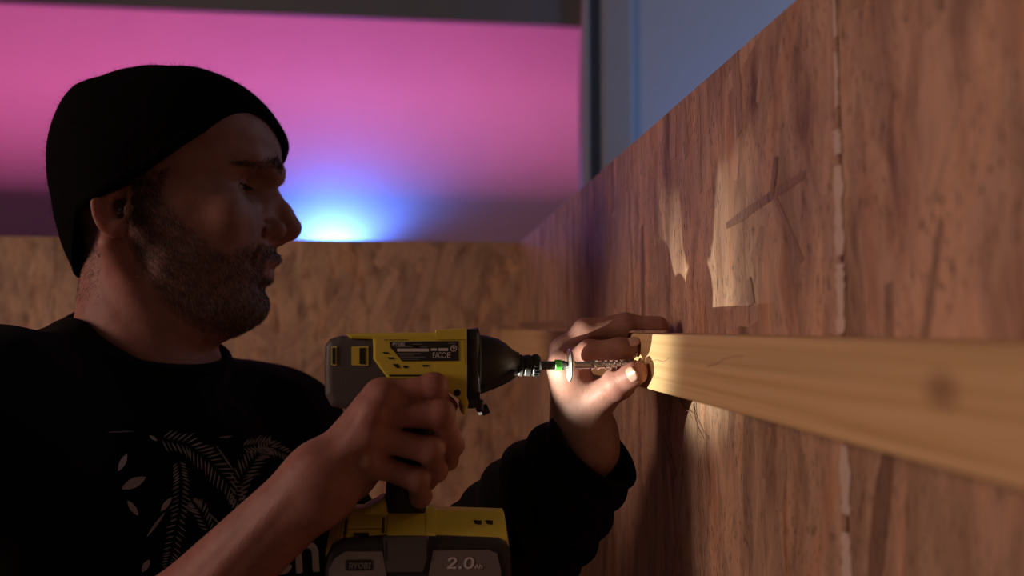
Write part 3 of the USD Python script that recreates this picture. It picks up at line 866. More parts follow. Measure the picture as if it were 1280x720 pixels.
# ------------------------------------------------------------------ bit and screw
AX = np.array([0, YD, ZD])
bit = thing('driver_bit', (xs(690), YD, ZD), label='black hex driver bit with a green band held in the collet', cat='driver bit')
hexp = sg.Polygon([(0.0034 * math.cos(a), 0.0034 * math.sin(a)) for a in np.linspace(0, 2 * np.pi, 7)[:6]])
obj('shank', prism_x(affinity.translate(hexp, YD, ZD), xs(668), xs(701)), M_DARK_STEEL, bit)
obj('band', revolve_x([(xs(693.5), 0.0036), (xs(694), 0.0040), (xs(701.5), 0.0040), (xs(702), 0.0036)], AX), M_GREEN, bit, 30, label='bright green band')
obj('tip', revolve_x([(xs(702), 0.0034), (xs(706), 0.0031), (xs(708), 0.0026), (xs(711), 0.0022)], AX), M_DARK_STEEL, bit, 30)
scr = thing('wood_screw', (xs(760), YD, ZD), label='shiny wide-headed screw between bit and batten, pinched by finger and thumb', cat='screw')
obj('head', revolve_x([(xs(709.5), 0.0085), (xs(710), 0.0110), (xs(711), 0.0119), (xs(712.5), 0.0120), (xs(714), 0.0112), (xs(715), 0.0070), (xs(718), 0.0034)], AX), M_STEEL, scr, 30)
obj('shank', revolve_x([(xs(716), 0.0030), (xs(720), 0.0026), (xs(742), 0.0026), (xs(743), 0.0024), (xs(796), 0.0023), (xs(808), 0.0004)], AX, 24), M_STEEL, scr, 30)


def helix(x0, x1, r0, r1, pitch, w, starts=1, ph=0.0):
    ms = []
    for s in range(starts):
        n = max(12, int(abs(x1 - x0) / pitch * 24))
        t = np.linspace(0, 1, n)
        a = 2 * np.pi * (t * (x1 - x0) / pitch) + ph + 2 * np.pi * s / starts
        taper = np.minimum(1, (1 - t) * 6 + 0.1)
        x = x0 + t * (x1 - x0)
        ring = []
        for dx, r in ((-w, r0), (0, r1), (w, r0)):
            rr = np.where(r == r1, r0 + (r1 - r0) * taper, r0)
            ring.append(np.stack([x + dx, AX[1] + rr * np.cos(a), AX[2] + rr * np.sin(a)], 1))
        v = np.stack(ring, 1).reshape(-1, 3)
        f = []
        for i in range(n - 1):
            for j in range(3):
                p, q = i * 3 + j, i * 3 + (j + 1) % 3
                f += [[p, q, q + 3], [p, q + 3, p + 3]]
        ms.append((v, np.array(f)))
    return join(ms)


obj('milling_thread', helix(xs(738), xs(750), 0.0022, 0.0039, 0.016, 0.0014, 3, 0.4), M_STEEL, scr, 40)
obj('thread', helix(xs(752), xs(806), 0.0019, 0.0037, 0.0040, 0.0008, 1), M_STEEL, scr, 40)
crumb = []
for k in range(9):
    c = np.array([BX - 0.0004, YD + RNG.normal(0, 0.002), ZD + RNG.normal(0, 0.0018)])
    crumb.append(rbox(c - (0.0007 * RNG.random() + 0.0003, 0.0005, 0.0005), c + (0.0003, 0.0006, 0.0006), 0.0002))
obj('wood_chips', join(crumb), M_PINE, bt, label='torn wood fibres around the screw point', kind='stuff')

# ------------------------------------------------------------------ the man
def skin_material():
    nodes = {'g': ('geometry', {}), 'n': ('noise_texture', {'scale': 55.0, 'detail': 5.0, 'roughness': 0.6}), 'n2': ('noise_texture', {'scale': 14.0, 'detail': 3.0}),
             'r': ('rgb_ramp', {'ramp': [(0.25, (0.22, 0.102, 0.083)), (0.5, (0.285, 0.145, 0.119)), (0.75, (0.345, 0.19, 0.158))]}),
             'r2': ('rgb_ramp', {'ramp': [(0.3, (1.06, 0.88, 0.84)), (0.7, (0.98, 1.03, 1.03))]}),
             'x': ('mix_color', {'blend_type': 'multiply', 'fac': 0.9}),
             'n3': ('voronoi_texture', {'scale': 620.0, 'feature': 'distance_to_edge'}), 'n4': ('noise_texture', {'scale': 260.0, 'detail': 4.0}),
             'h': ('math', {'math_type': 'multiply_add', 'value2': 0.6}),
             'b': ('bump', {'strength': 0.17, 'distance': 0.0012}),
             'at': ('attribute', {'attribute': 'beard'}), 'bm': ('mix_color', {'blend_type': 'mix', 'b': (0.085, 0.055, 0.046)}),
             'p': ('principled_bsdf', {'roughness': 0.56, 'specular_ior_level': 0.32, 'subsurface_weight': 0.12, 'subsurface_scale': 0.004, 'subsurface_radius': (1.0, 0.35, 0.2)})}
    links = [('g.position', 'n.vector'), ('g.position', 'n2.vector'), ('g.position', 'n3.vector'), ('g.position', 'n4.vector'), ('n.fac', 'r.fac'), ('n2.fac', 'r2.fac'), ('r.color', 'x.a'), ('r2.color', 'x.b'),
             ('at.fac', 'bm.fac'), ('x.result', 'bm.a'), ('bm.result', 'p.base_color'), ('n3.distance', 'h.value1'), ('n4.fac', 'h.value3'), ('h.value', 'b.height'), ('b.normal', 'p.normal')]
    return mat('skin', nodes, links)


M_SKIN = skin_material()
M_NAIL = plain('nail', (0.55, 0.34, 0.27), 0.28, 0.04, 60)
M_SHIRT = plain('black_sweatshirt', (0.0048, 0.0046, 0.0048), 0.95, 0.15, 300, 0.5, 900, specular_ior_level=0.1, sheen_weight=0.01)
M_PRINT_W = plain('faded_white_print', (0.24, 0.225, 0.23), 0.8, 0.65, 45, specular_ior_level=0.1)
M_PRINT_B = plain('pale_leaf_print', (0.36, 0.33, 0.335), 0.8, 0.6, 40, specular_ior_level=0.1)
M_PRINT_L = plain('white_letter_print', (0.50, 0.47, 0.46), 0.8, 0.1, 90, specular_ior_level=0.1)
M_TROUSER = plain('dark_trousers', (0.03, 0.032, 0.04), 0.9, 0.15, 200)
M_SHOE = plain('dark_shoes', (0.025, 0.022, 0.02), 0.6)
M_SCLERA = plain('eye_white', (0.5, 0.46, 0.43), 0.2)
M_IRIS = plain('dark_iris', (0.03, 0.018, 0.012), 0.12)
M_LIP = plain('lip_skin', (0.30, 0.125, 0.10), 0.42, 0.15, 120)


def knit():
    nodes = {'g': ('geometry', {}), 'm': ('mapping', {'location': tuple(-HEAD), 'scale': (1, 1, 1)}), 'w': ('wave_texture', {'bands_direction': 'diagonal', 'scale': 60.0, 'distortion': 1.2, 'detail': 2.0}),
             'n': ('noise_texture', {'scale': 420.0, 'detail': 3.0}), 'h': ('math', {'math_type': 'multiply_add', 'value2': 0.5}), 'b': ('bump', {'strength': 0.4, 'distance': 0.0010}),
             'p': ('principled_bsdf', {'base_color': (0.0030, 0.0030, 0.0031), 'roughness': 0.95, 'specular_ior_level': 0.04})}
    return mat('black_knit', nodes, [('g.position', 'm.vector'), ('m.vector', 'w.vector'), ('m.vector', 'n.vector'), ('w.fac', 'h.value1'), ('n.fac', 'h.value3'), ('h.value', 'b.height'), ('b.normal', 'p.normal')])


def hair_mat(name, col):
    return mat(name, {'p': ('principled_bsdf', {'base_color': col, 'roughness': 0.45})})


# --- head frame: x forward, y to his left, z up, in millimetres of the profile drawing
HEAD = P(215, 262, 0.742)
a_face = math.radians(5.6)
HX, HYV, HZ = np.array([math.cos(a_face), math.sin(a_face), 0]), np.array([-math.sin(a_face), math.cos(a_face), 0]), np.array([0, 0, 1.0])
HS = np.array([0.97, 1.0, 1.035])
HAX = np.stack([HX, HYV, HZ])


def to_head(p):
    return ((p - HEAD.astype(np.float32)) @ HAX.T.astype(np.float32)) * 1000 / HS


def from_head(q):
    return (np.asarray(q, float) * HS / 1000) @ HAX + HEAD


M_KNIT = knit()
TZ = np.array([-112, -106, -101, -95, -89, -82, -76, -68, -61, -52, -40, -29, -12, 3, 17, 30, 41, 60, 75, 90, 103, 110, 114], float)
TF = np.array([40, 66, 77, 83, 86.5, 87.5, 86.5, 86.5, 87.5, 88.5, 92.5, 93, 88, 85.5, 87.5, 96.5, 101, 99.5, 94, 82, 60, 38, 8], float)
TW = np.array([10, 27, 36, 43, 47, 50, 52, 54.5, 57, 59, 61.5, 64, 68.5, 70.5, 71, 72, 73.5, 75.5, 74, 66, 48, 30, 6], float)
TB = np.array([20, 5, -5, -12, -18, -24, -30, -38, -46, -54, -64, -71, -81, -87, -91, -93.5, -95, -94, -88, -74, -50, -30, -6], float)
TC = np.array([36, 36, 36, 35, 34, 32, 30, 27, 24, 20, 15, 10, 5, 2, 0, 0, 0, 0, 0, 0, 0, 0, 0], float)
EYE = np.array([58.5, 33.5, 20.0])

BRIM_X = np.array([-105, -79, -64, -46, -18, 0, 29, 54, 75, 88, 105])
BRIM_Z = np.array([-66, -61, -12, -3, 12, 24, 47, 66, 78, 80, 80])


def f_skull(q):
    x, y, z = q[:, 0], q[:, 1], q[:, 2]
    F, W, B, C = (np.interp(z, TZ, t) for t in (TF, TW, TB, TC))
    dx = x - C
    ax = np.where(dx > 0, F - C, C - B)
    n = np.where(dx > 0, 2.25, 2.0)
    g = (np.abs(dx / ax) ** n + np.abs(y / W) ** n + 1e-9) ** (1 / n)
    d = (g - 1) * np.minimum(ax, W) * np.clip(1.0, 0.5, 1)
    over = np.maximum(z - 112, -108 - z)
    return np.maximum(d, over)


def f_ear(q):
    a = np.abs(q[:, 1])
    rel = np.stack([q[:, 0] + 23, a - 69.0, q[:, 2] + 6], 1) / 0.92
    e1 = np.array([-0.94, 0.32, 0.06]); e1 /= np.linalg.norm(e1)
    e2 = np.array([-0.20, 0.06, 0.98]); e2 -= e1 * (e1 @ e2); e2 /= np.linalg.norm(e2)
    e3 = np.cross(e1, e2); e3 = e3 if e3[1] > 0 else -e3
    u, v, w = rel @ e1, rel @ e2, rel @ e3
    gd = np.sqrt(((u - 13) / 15.5) ** 2 + ((v - 4) / 29.0) ** 2)
    disc = np.maximum((gd - 1) * 15, np.abs(w) - 3.0)
    rim = np.hypot((gd - 0.93) * 17, w - 2.2) - 3.0
    d = smin(disc, rim, 3.0)
    lobe = ell(np.stack([u - 5, v + 23, w - 1], 1), (0, 0, 0), (9, 9.5, 4.8))
    d = smin(d, lobe, 4.0)
    anti = np.hypot((np.sqrt(((u - 9) / 9) ** 2 + ((v - 3) / 18) ** 2) - 0.95) * 9, w - 1.5) - 2.4
    d = smin(d, anti, 2.0)
    con = ell(np.stack([u - 6, v + 3, w - 4], 1), (0, 0, 0), (7.5, 11, 7))
    d = smax(d, -con, 2.0)
    trag = ell(np.stack([u + 2, v + 5, w - 2.5], 1), (0, 0, 0), (4.5, 6.5, 4))
    d = smin(d, trag, 2.5)
    return np.maximum(d * 0.92, q[:, 2] - np.interp(q[:, 0], BRIM_X, BRIM_Z) + 1)


def f_head(q):
    q = q.astype(np.float32)
    x, y, z = q[:, 0], q[:, 1], q[:, 2]
    m = np.stack([x, np.abs(y), z], 1)
    d = f_skull(q)
    # brow, cheekbone, jaw angle, muzzle
    d = smin(d, cone(m, (93.5, 7, 35), (79, 42, 37), 9.5, 8.5), 9)
    d = smin(d, ball(m, (58, 50, -9), 17), 16)
    d = smin(d, cone(m, (6, 52, -55), (66, 20, -86), 9, 15), 14)
    d = smin(d, ball(m, (74, 0, -88), 13.5), 10)
    d = smin(d, ell(m, (68, 0, -48), (26, 31, 26)), 12)
    # eye sockets and lids
    d = smax(d, -ell(m, (82, 34, 18.5), (19, 20, 12.5)), 9)
    lid = ball(m, EYE, 13.6)
    qe = m - EYE.astype(np.float32)
    slit = np.maximum(0.30 * qe[:, 0] - 1.0 * (qe[:, 2] + 5.4), -(0.52 * qe[:, 0] - 1.0 * (-qe[:, 2] - 0.9)) * -1)
    lo_p, up_p = qe[:, 2] + 0.42 * qe[:, 0] + 0.5, qe[:, 2] + 0.06 * qe[:, 0]
    wedge = np.maximum(np.maximum(-lo_p, up_p), 1.5 - qe[:, 0])
    lid = smax(lid, -wedge, 0.8)
    d = smin(d, lid, 4.5)
    crease = np.maximum(np.abs(ball(m, EYE, 14.2)), np.abs(qe[:, 2] - 0.42 * qe[:, 0] + 1.5 - 0.0 * qe[:, 1])) - 0.9
    d = smax(d, -np.where((qe[:, 0] > 0) & (np.abs(qe[:, 1]) < 14), crease, 9.0), 1.5)
    d = np.maximum(d, -np.maximum(np.maximum(ball(m, EYE, 12.6), wedge), -1e3))
    # nose
    nose = cone(q, (91.5, 0, 19), (103.0, 0, -1), 6.0, 7.6)
    nose = smin(nose, cone(q, (103.5, 0, 1), (110.2, 0, -13.5), 7.0, 10.4), 6)
    nose = smin(nose, ell(m, (95.5, 14.2, -17.5), (11.5, 6.8, 9.2)), 3.5)
    nose = smin(nose, cone(q, (109, 0, -19), (98, 0, -27), 6, 4.5), 5)
    nose = smin(nose, cone(m, (88, 9, 4), (84, 17, -14), 7, 7), 9)
    nose = smin(nose, cone(q, (88, 0, 12), (93, 0, -17), 8.5, 12.5), 6)
    d = smin(d, nose, 6.5)
    d = smax(d, -cone(m, (101, 9.2, -27.0), (95, 9.8, -20), 3.6, 3.0), 1.5)
    d = smax(d, -np.minimum(cone(m, (97, 19.5, -7), (86, 21.5, -12), 0.8, 1.2), cone(m, (86, 21.5, -12), (85, 21, -24), 1.2, 1.4)), 4)
    # lips: mouth a little open
    up1 = cone(m, (95.2, 0, -43.5), (90, 12, -45.5), 6.4, 5.4)
    up2 = cone(m, (90, 12, -45.5), (77.5, 25, -51.5), 5.4, 3.0)
    lw1 = cone(m, (88.0, 0, -59.2), (84.7, 11, -58.2), 6.6, 5.6)
    lw2 = cone(m, (84.7, 11, -58.2), (76, 24.5, -52.8), 5.6, 3.0)
    d = smin(d, smin(up1, up2, 3), 4.5)
    d = smin(d, smin(lw1, lw2, 3), 4.0)
    cut = np.minimum(cone(m, (100, 0, -51.5), (88, 14, -51.7), 2.6, 2.2), cone(m, (88, 14, -51.7), (75.0, 28, -53.4), 2.2, 1.2))
    d = smax(d, -cut, 1.6)
    d = smax(d, -cone(m, (96.5, 0, -30), (98, 0, -38), 1.2, 1.6), 4)       # philtrum
    d = smax(d, -cone(m, (91.5, 0, -72), (82, 20, -68), 3.0, 2.0), 7)         # under the lower lip
    d = smax(d, -cone(m, (88, 25, -22), (76, 36, -50), 0.5, 0.8), 7)         # fold beside the mouth
    # neck, throat, the muscle behind the ear
    t = np.clip((z + 40) / -110, 0, 1)
    cx, rx, ry = -20 - 3 * t, 54 + 10 * t, 52 + 9 * t
    neck = np.maximum((np.sqrt(((x - cx) / rx) ** 2 + (y / ry) ** 2) - 1) * 54, np.maximum(z - 10, -190 - z))
    d = smin(d, neck, 13)
    d = smin(d, ell(m, (33, 0, -101), (38, 38, 18)), 14)
    d = smin(d, cone(m, (-38, 58, -38), (20, 24, -158), 10, 12), 12)
    d = smin(d, ball(q, (39, 0, -134), 8), 10)
    d = smin(d, f_ear(q), 3.0)
    return d


# --- joints of the body in world space
SR, SL = P(-32, 536, 0.60), P(345, 548, 0.86)
side = SL - SR
side[2] = 0
side /= np.linalg.norm(side)
front = np.array([side[1], -side[0], 0])
MID = (SR + SL) / 2
ELR, ELL = P(68, 918, 0.535), P(470, 852, 0.735)
WRR, WRL = PY(398, 606, YD - 0.036), PY(733, 560, YD + 0.044)
NECK = from_head((-23, 0, -150))
NK_R, NK_L = from_head((-64, -12, -156)), from_head((-30, 40, -156))
PEL = np.array([MID[0] - 0.03, MID[1] + 0.02, 0.93])
TAX = np.stack([side, front, [0, 0, 1]])
AN_R, AN_L = PEL + side * -0.13 + (0, 0, -0.84), PEL + side * 0.13 + front * 0.10 + (0, 0, -0.84)


def f_trunk(p):
    d = ell(p, MID + front * 0.001 + (0, 0, -0.20), (0.172, 0.114, 0.23), TAX)
    d = smin(d, cone(p, SR + (0, 0, -0.025), SL + (0, 0, -0.025), 0.036, 0.036), 0.04)
    d = smin(d, np.minimum(ball(p, SR, 0.055), ball(p, SL, 0.055)), 0.05)
    d = smin(d, ell(p, PEL + (0, 0, 0.10), (0.165, 0.115, 0.20), TAX), 0.06)
    for s in (SR, SL):
        n0 = NK_R if s is SR else NK_L
        d = smin(d, cone(p, n0, s + (n0 - s) * 0.25 + (0, 0, 0.006), 0.046, 0.043), 0.03)
    return d


def f_legs(p):
    d = np.full(len(p), 9.0)
    for s, an in ((-1, AN_R), (1, AN_L)):
        hip = PEL + side * 0.085 * s + (0, 0, -0.02)
        kn = (hip + an) / 2 + front * 0.03
        d = smin(d, cone(p, hip, kn, 0.088, 0.058), 0.02)
        d = smin(d, cone(p, kn, an, 0.056, 0.036), 0.02)
        d = smin(d, cone(p, an + (0, 0, -0.045), an + front * 0.15 + (0, 0, -0.06), 0.036, 0.026), 0.02)
    return d


# right hand on the handle
def jr(px, py, dy):
    return PY(px, py, YD + dy)


R_F = [  # (joint, radius) chains: knuckle, middle joint, end joint, tip
    [(jr(476, 496, -0.034), .0122), (jr(541, 484, -0.033), .0089), (jr(560, 500, -0.012), .0086), (jr(560, 511, 0.006), .0076)],
    [(jr(464, 516, -0.038), .0126), (jr(549, 518, -0.035), .0096), (jr(564, 556, -0.024), .0088), (jr(561, 576, -0.006), .0070)],
    [(jr(458, 544, -0.038), .0120), (jr(537, 563, -0.035), .0088), (jr(544, 588, -0.022), .0082), (jr(534, 601, -0.002), .0072)],
    [(jr(458, 576, -0.034), .0112), (jr(521, 600, -0.032), .0079), (jr(526, 620, -0.020), .0074), (jr(516, 629, -0.004), .0066)]]
R_TH = [(jr(432, 572, -0.004), .0165), (jr(452, 528, 0.026), .0135), (jr(498, 512, 0.031), .0105), (jr(540, 505, 0.027), .0088)]
R_PALM = [(jr(404, 596, -0.030), .020), (jr(430, 590, -0.016), .020)]


def f_handR(p):
    w = WRR.astype(np.float32)
    d = cone(p, WRR + (0, 0.010, -0.004), R_PALM[0][0], .0205, .0185)
    d = smin(d, cone(p, WRR + (0, -0.002, -0.006), R_PALM[1][0] + (0, 0, -0.003), .0165, .0155), .012)
    for ch in R_F:
        d = smin(d, cone(p, R_PALM[0][0], ch[0][0] + (0, 0.002, 0), .0160, ch[0][1] * 0.86), .008)
        d = smin(d, cone(p, R_PALM[1][0] + (0, 0.010, 0), ch[0][0] + (0.004, 0.014, 0), .016, .012), .012)
    d = smin(d, cone(p, R_PALM[0][0], R_TH[0][0], .019, .0165), .012)
    th = np.full(len(p), 9.0, np.float32)
    for (a, ra), (b, rb) in zip(R_TH, R_TH[1:]):
        th = smin(th, cone(p, a, b, ra, rb), .004)
    d = smin(d, th, .010)
    # tendons on the back of the hand, knuckles
    for ch in R_F:
        t0 = R_PALM[0][0] + (ch[0][0] - R_PALM[0][0]) * 0.25 + (0, -0.0145, 0)
        d = smin(d, cone(p, t0, ch[0][0] + (0.001, -0.0098, 0.001), .0028, .0042), .006)
        d = smin(d, ball(p, ch[0][0] + (0.002, -0.0035, 0.0), ch[0][1] * 0.90), .006)
    fing = np.full(len(p), 9.0, np.float32)
    for ch in R_F:
        g = np.full(len(p), 9.0, np.float32)
        for (a, ra), (b, rb) in zip(ch, ch[1:]):
            m = a + (b - a) * 0.5
            g = smin(g, np.minimum(cone(p, a, m, ra, min(ra, rb) * 0.97), cone(p, m, b, min(ra, rb) * 0.97, rb)), .0025)
        g = smin(g, ball(p, ch[1][0] + (0.0012, -0.0012, 0.0008), ch[1][1] * 0.99), .003)
        fing = smin(fing, g, .0006)
    return smin(d, fing, .0022)


# left hand: palm towards the wall, index above the screw, thumb below it, middle finger over the batten
def jl(px, py, dy):
    return PY(px, py, YD + dy)


L_F = [[(jl(709, 461, 0.030), .0125), (jl(737, 441, 0.021), .0098), (jl(775, 437, 0.0155), .0089), (jl(799, 434, 0.0150), .0080)],
       [(jl(708, 441, 0.046), .0130), (jl(732, 414, 0.043), .0102), (jl(782, 406, 0.040), .0092), (jl(823, 408, 0.038), .0080)],
       [(jl(706, 444, 0.066), .0120), (jl(735, 418, 0.064), .0095), (jl(780, 410, 0.061), .0088), (jl(812, 411, 0.060), .0076)],
       [(jl(704, 460, 0.082), .0110), (jl(728, 440, 0.082), .0085), (jl(748, 434, 0.080), .0078), (jl(762, 433, 0.078), .0070)]]
L_TH = [(jl(727, 531, 0.039), .0165), (jl(748, 500, 0.026), .0128), (jl(773, 479, 0.007), .0108), (jl(796, 465.5, -0.0125), .0084)]
L_HEEL = jl(728, 536, 0.056)


def f_handL(p):
    d = cone(p, WRL, L_HEEL + (0, -0.006, 0.0), .0235, .022)
    d = smin(d, cone(p, WRL + (0.002, 0.020, 0), L_HEEL + (0, 0.016, 0.004), .0205, .019), .012)
    for ch in L_F:
        d = smin(d, cone(p, L_HEEL, ch[0][0], .018, ch[0][1]), .012)
    d = smin(d, cone(p, L_TH[0][0] + (0, 0.004, 0), L_F[0][0][0] + (0, 0.003, 0), .013, .0115), .012)
    d = smin(d, cone(p, L_TH[0][0], L_HEEL, .0165, .018), .012)
    th = np.full(len(p), 9.0, np.float32)
    for (a, ra), (b, rb) in zip(L_TH, L_TH[1:]):
        th = smin(th, cone(p, a, b, ra, rb), .004)
    th = smin(th, ball(p, L_TH[2][0] + (0, -0.0006, 0), .0112), .004)
    d = smin(d, th, .009)
    web = cone(p, L_TH[1][0] + (-0.006, 0.012, 0.002), L_F[0][0][0] + (0.006, -0.002, -0.004), .007, .008)
    d = smin(d, web, .010)
    fing = np.full(len(p), 9.0, np.float32)
    for ch in L_F:
        g = np.full(len(p), 9.0, np.float32)
        for (a, ra), (b, rb) in zip(ch, ch[1:]):
            m = a + (b - a) * 0.5
            g = smin(g, np.minimum(cone(p, a, m, ra, min(ra, rb) * 0.96), cone(p, m, b, min(ra, rb) * 0.96, rb)), .0025)
        fing = smin(fing, g, .0010)
    return smin(d, fing, .005)


def f_armR(p):
    mid = WRR + (ELR - WRR) * 0.62
    d = smin(cone(p, WRR + (0, 0.006, -0.006), mid, .0195, .0262), cone(p, mid, ELR, .0262, .035), .03)
    d = smin(d, cone(p, WRR + (0.0, -0.004, 0.010), mid + (0, -0.006, 0.006), .0155, .020), .02)
    v = WRR + (ELR - WRR) * 0.1 + (0, -0.0205, 0.012)
    d = smin(d, cone(p, v, WRR + (ELR - WRR) * 0.5 + (0.004, -0.027, 0.008), .0022, .0028), .006)
    return smin(d, cone(p, ELR, SR, .043, .050), .02)


def f_armL(p):
    mid = WRL + (ELL - WRL) * 0.62
    d = smin(cone(p, WRL + (0.001, 0.010, 0), mid, .0245, .039), cone(p, mid, ELL, .039, .041), .03)
    return smin(d, cone(p, ELL, SL, .043, .050), .02)


def f_body(p):
    d = f_trunk(p)
    d = smin(d, f_legs(p), .03)
    aR = smin(f_armR(p), f_handR(p), .012)
    aL = smin(f_armL(p), f_handL(p), .012)
    d = smin(d, np.minimum(aR, aL), .02)
    return smin(d, f_head(to_head(p)) * 0.001, .022)


def boxd(p, lo, hi):
    c, h = (np.array(lo) + hi) / 2, (np.array(hi) - lo) / 2
    return np.max(np.abs(p - c.astype(np.float32)) - h.astype(np.float32), axis=1)


def bounds(pts, pad):
    pts = np.array(pts)
    return pts.min(0) - pad, pts.max(0) + pad


def fine_piece(f, lo, hi, h):
    return nets(lambda p: np.maximum(f(p), boxd(p, lo, hi)), lo - 3 * h, hi + 4 * h, h)


hc = from_head(np.array([(x, y, z) for x in (-115, 130) for y in (-100, 100) for z in (-172, 125)]))
HB0, HB1 = hc.min(0), hc.max(0)
RB0, RB1 = bounds([c[0] for ch in R_F for c in ch] + [c[0] for c in R_TH] + [WRR + (-0.03, 0, 0)], 0.026)
RB0, RB1 = np.minimum(RB0, P(150, 790, 0.50)), np.maximum(RB1, P(150, 790, 0.60) - (9, 0, 9))
RB0[1] -= 0.03
RB1[1] += 0.02
LB0, LB1 = bounds([c[0] for ch in L_F for c in ch] + [c[0] for c in L_TH] + [WRL + (0, 0, -0.03)], 0.026)
f_neckhead = lambda p: smin(f_head(to_head(p)) * 0.001, f_trunk(p), .022)
BEAM_LO, BEAM_HI = np.array((BX, -0.55, ZB0)), np.array((WX + 0.02, YC, ZB1))


def avoid(p, d):
    """flesh gives way to the things it touches: the tool, the screw, the batten, the wall"""
    k = np.nonzero(d < 0.004)[0]
    if len(k):
        s, dk = p[k], d[k].copy()
        for fld, lo_, hi_ in FIELDS:
            j = np.nonzero(((s > lo_) & (s < hi_)).all(1))[0]
            if len(j):
                dk[j] = np.maximum(dk[j], 0.0024 - fld(s[j]))
        dk = np.maximum(dk, 0.0020 - boxd(s, BEAM_LO, BEAM_HI))
        dk = np.maximum(dk, s[:, 0] - (WX - 0.0012))
        dk = np.maximum(dk, 0.0045 - cone(s, (xs(716), YD, ZD), (xs(806), YD, ZD), 0.0, 0.0))
        d = d.copy()
        d[k] = dk
    return d


f_r = lambda p: avoid(p, smin(f_armR(p), f_handR(p), .012))
f_l = lambda p: avoid(p, smin(f_armL(p), f_handL(p), .012))
pieces = [fine_piece(f_neckhead, HB0, HB1, 0.0017), fine_piece(f_r, RB0, RB1, 0.0014), fine_piece(f_l, LB0, LB1, 0.0013)]
def f_coarse(p):
    d = np.minimum(f_trunk(p), f_legs(p))
    d = np.minimum(d, np.minimum(f_armR(p), f_armL(p)))
    for lo, hi in ((HB0, HB1), (RB0, RB1), (LB0, LB1)):
        d = np.maximum(d, -boxd(p, lo + 0.008, hi - 0.008))
    return d


lo, hi = bounds([SR, SL, ELR, ELL, AN_R, AN_L, PEL, WRR, WRL, PEL + side * 0.2, PEL - side * 0.2, MID + front * 0.15, MID - front * 0.15, AN_R + front * 0.25, AN_L + front * 0.25], 0.10)
pieces.append(nets(f_coarse, lo, hi, 0.010))


def to_manifold(m):
    return manifold3d.Manifold(manifold3d.Mesh(vert_properties=np.asarray(m[0], np.float32), tri_verts=np.asarray(m[1], np.uint32)))


mans = [to_manifold(m) for m in pieces]
if all(str(m.status()).endswith('NoError') for m in mans):
    u = mans[0]
    for m in mans[1:]:
        u = u + m
    parts = sorted(u.decompose(), key=lambda k: -k.volume())
    bv, bf = as_arrays(parts[0] if len(parts) > 1 and parts[1].volume() < 1e-6 else u)
else:
    print('body pieces not manifold', [str(m.status()) for m in mans])
    bv, bf = join(pieces)

man = thing('person', (PEL[0], PEL[1], 0), label='man in black beanie and black printed sweatshirt driving a screw with both hands', cat='person')
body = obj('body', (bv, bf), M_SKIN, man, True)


def beard_amount(q):
    """where the short beard grows: jaw, chin, round the mouth, sideburn (head frame)"""
    x, y, z = q[:, 0], np.abs(q[:, 1]), q[:, 2]
    top = np.interp(x, [-40, -22, -12, 5, 20, 35, 50, 62, 72, 84, 100], [-30, 26, 30, 8, -12, -26, -37, -38, -32, -29, -30])
    bot = np.interp(x, [-40, -25, -10, 10, 30, 60, 90], [-20, -38, -66, -92, -108, -118, -120])
    a = np.clip((top - z) / 9, 0, 1) * np.clip((z - bot) / 10, 0, 1) * np.clip((x + 27) / 9, 0, 1)
    lips = np.clip(1.25 - np.abs(z + 51.5) / 8.5, 0, 1) * np.clip((25 - y) / 4, 0, 1) * (x > 60)
    return a * (1 - np.clip(lips * 2, 0, 1))


# the base mesh carries a skin colour as a primvar: beard follicles under the skin, and darker round the eyes
q = to_head(bv.astype(np.float32))
inhead = (boxd(bv.astype(np.float32), HB0, HB1) < 0)
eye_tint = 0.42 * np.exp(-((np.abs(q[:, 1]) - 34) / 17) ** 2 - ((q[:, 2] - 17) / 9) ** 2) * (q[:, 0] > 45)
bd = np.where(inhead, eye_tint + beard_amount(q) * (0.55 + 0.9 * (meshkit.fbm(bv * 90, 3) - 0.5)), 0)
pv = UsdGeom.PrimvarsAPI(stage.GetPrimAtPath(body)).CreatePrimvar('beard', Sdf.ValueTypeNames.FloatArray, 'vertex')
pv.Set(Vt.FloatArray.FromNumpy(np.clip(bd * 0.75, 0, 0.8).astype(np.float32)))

# hair: beard, temple, nape, brows and lashes as short strands on the skin
tri_n, tri_c = None, None
tm = trimesh.Trimesh(bv, bf, process=False)
fc, fn, fa = tm.triangles_center, tm.face_normals, tm.area_faces
fq = to_head(fc.astype(np.float32))
fin = boxd(fc.astype(np.float32), HB0, HB1) < 0


def grow(density, count, length, flow, seed, steps=4, spread=0.35):
    rng = np.random.default_rng(seed)
    w = np.where(fin, density(fq), 0) * fa
    pick = rng.choice(len(w), count, p=w / w.sum())
    r1, r2 = rng.random((2, count))
    s = np.sqrt(r1)
    t = tm.triangles[pick]
    root = t[:, 0] * (1 - s)[:, None] + t[:, 1] * (s * (1 - r2))[:, None] + t[:, 2] * (s * r2)[:, None]
    n = fn[pick]
    dr = (np.asarray(flow, float) @ HAX) + rng.normal(0, spread, (count, 3))
    dr -= n * (dr * n).sum(1, keepdims=True)
    dr /= np.linalg.norm(dr, axis=1, keepdims=True)
    L = length * (0.5 + 0.8 * rng.random(count))[:, None]
    out = []
    for k in np.linspace(0, 1, steps):
        out.append(root + n * L * (0.55 * k - 0.20 * k * k) + dr * L * (0.75 * k) - n * 0.0003)
    return np.stack(out, 1)


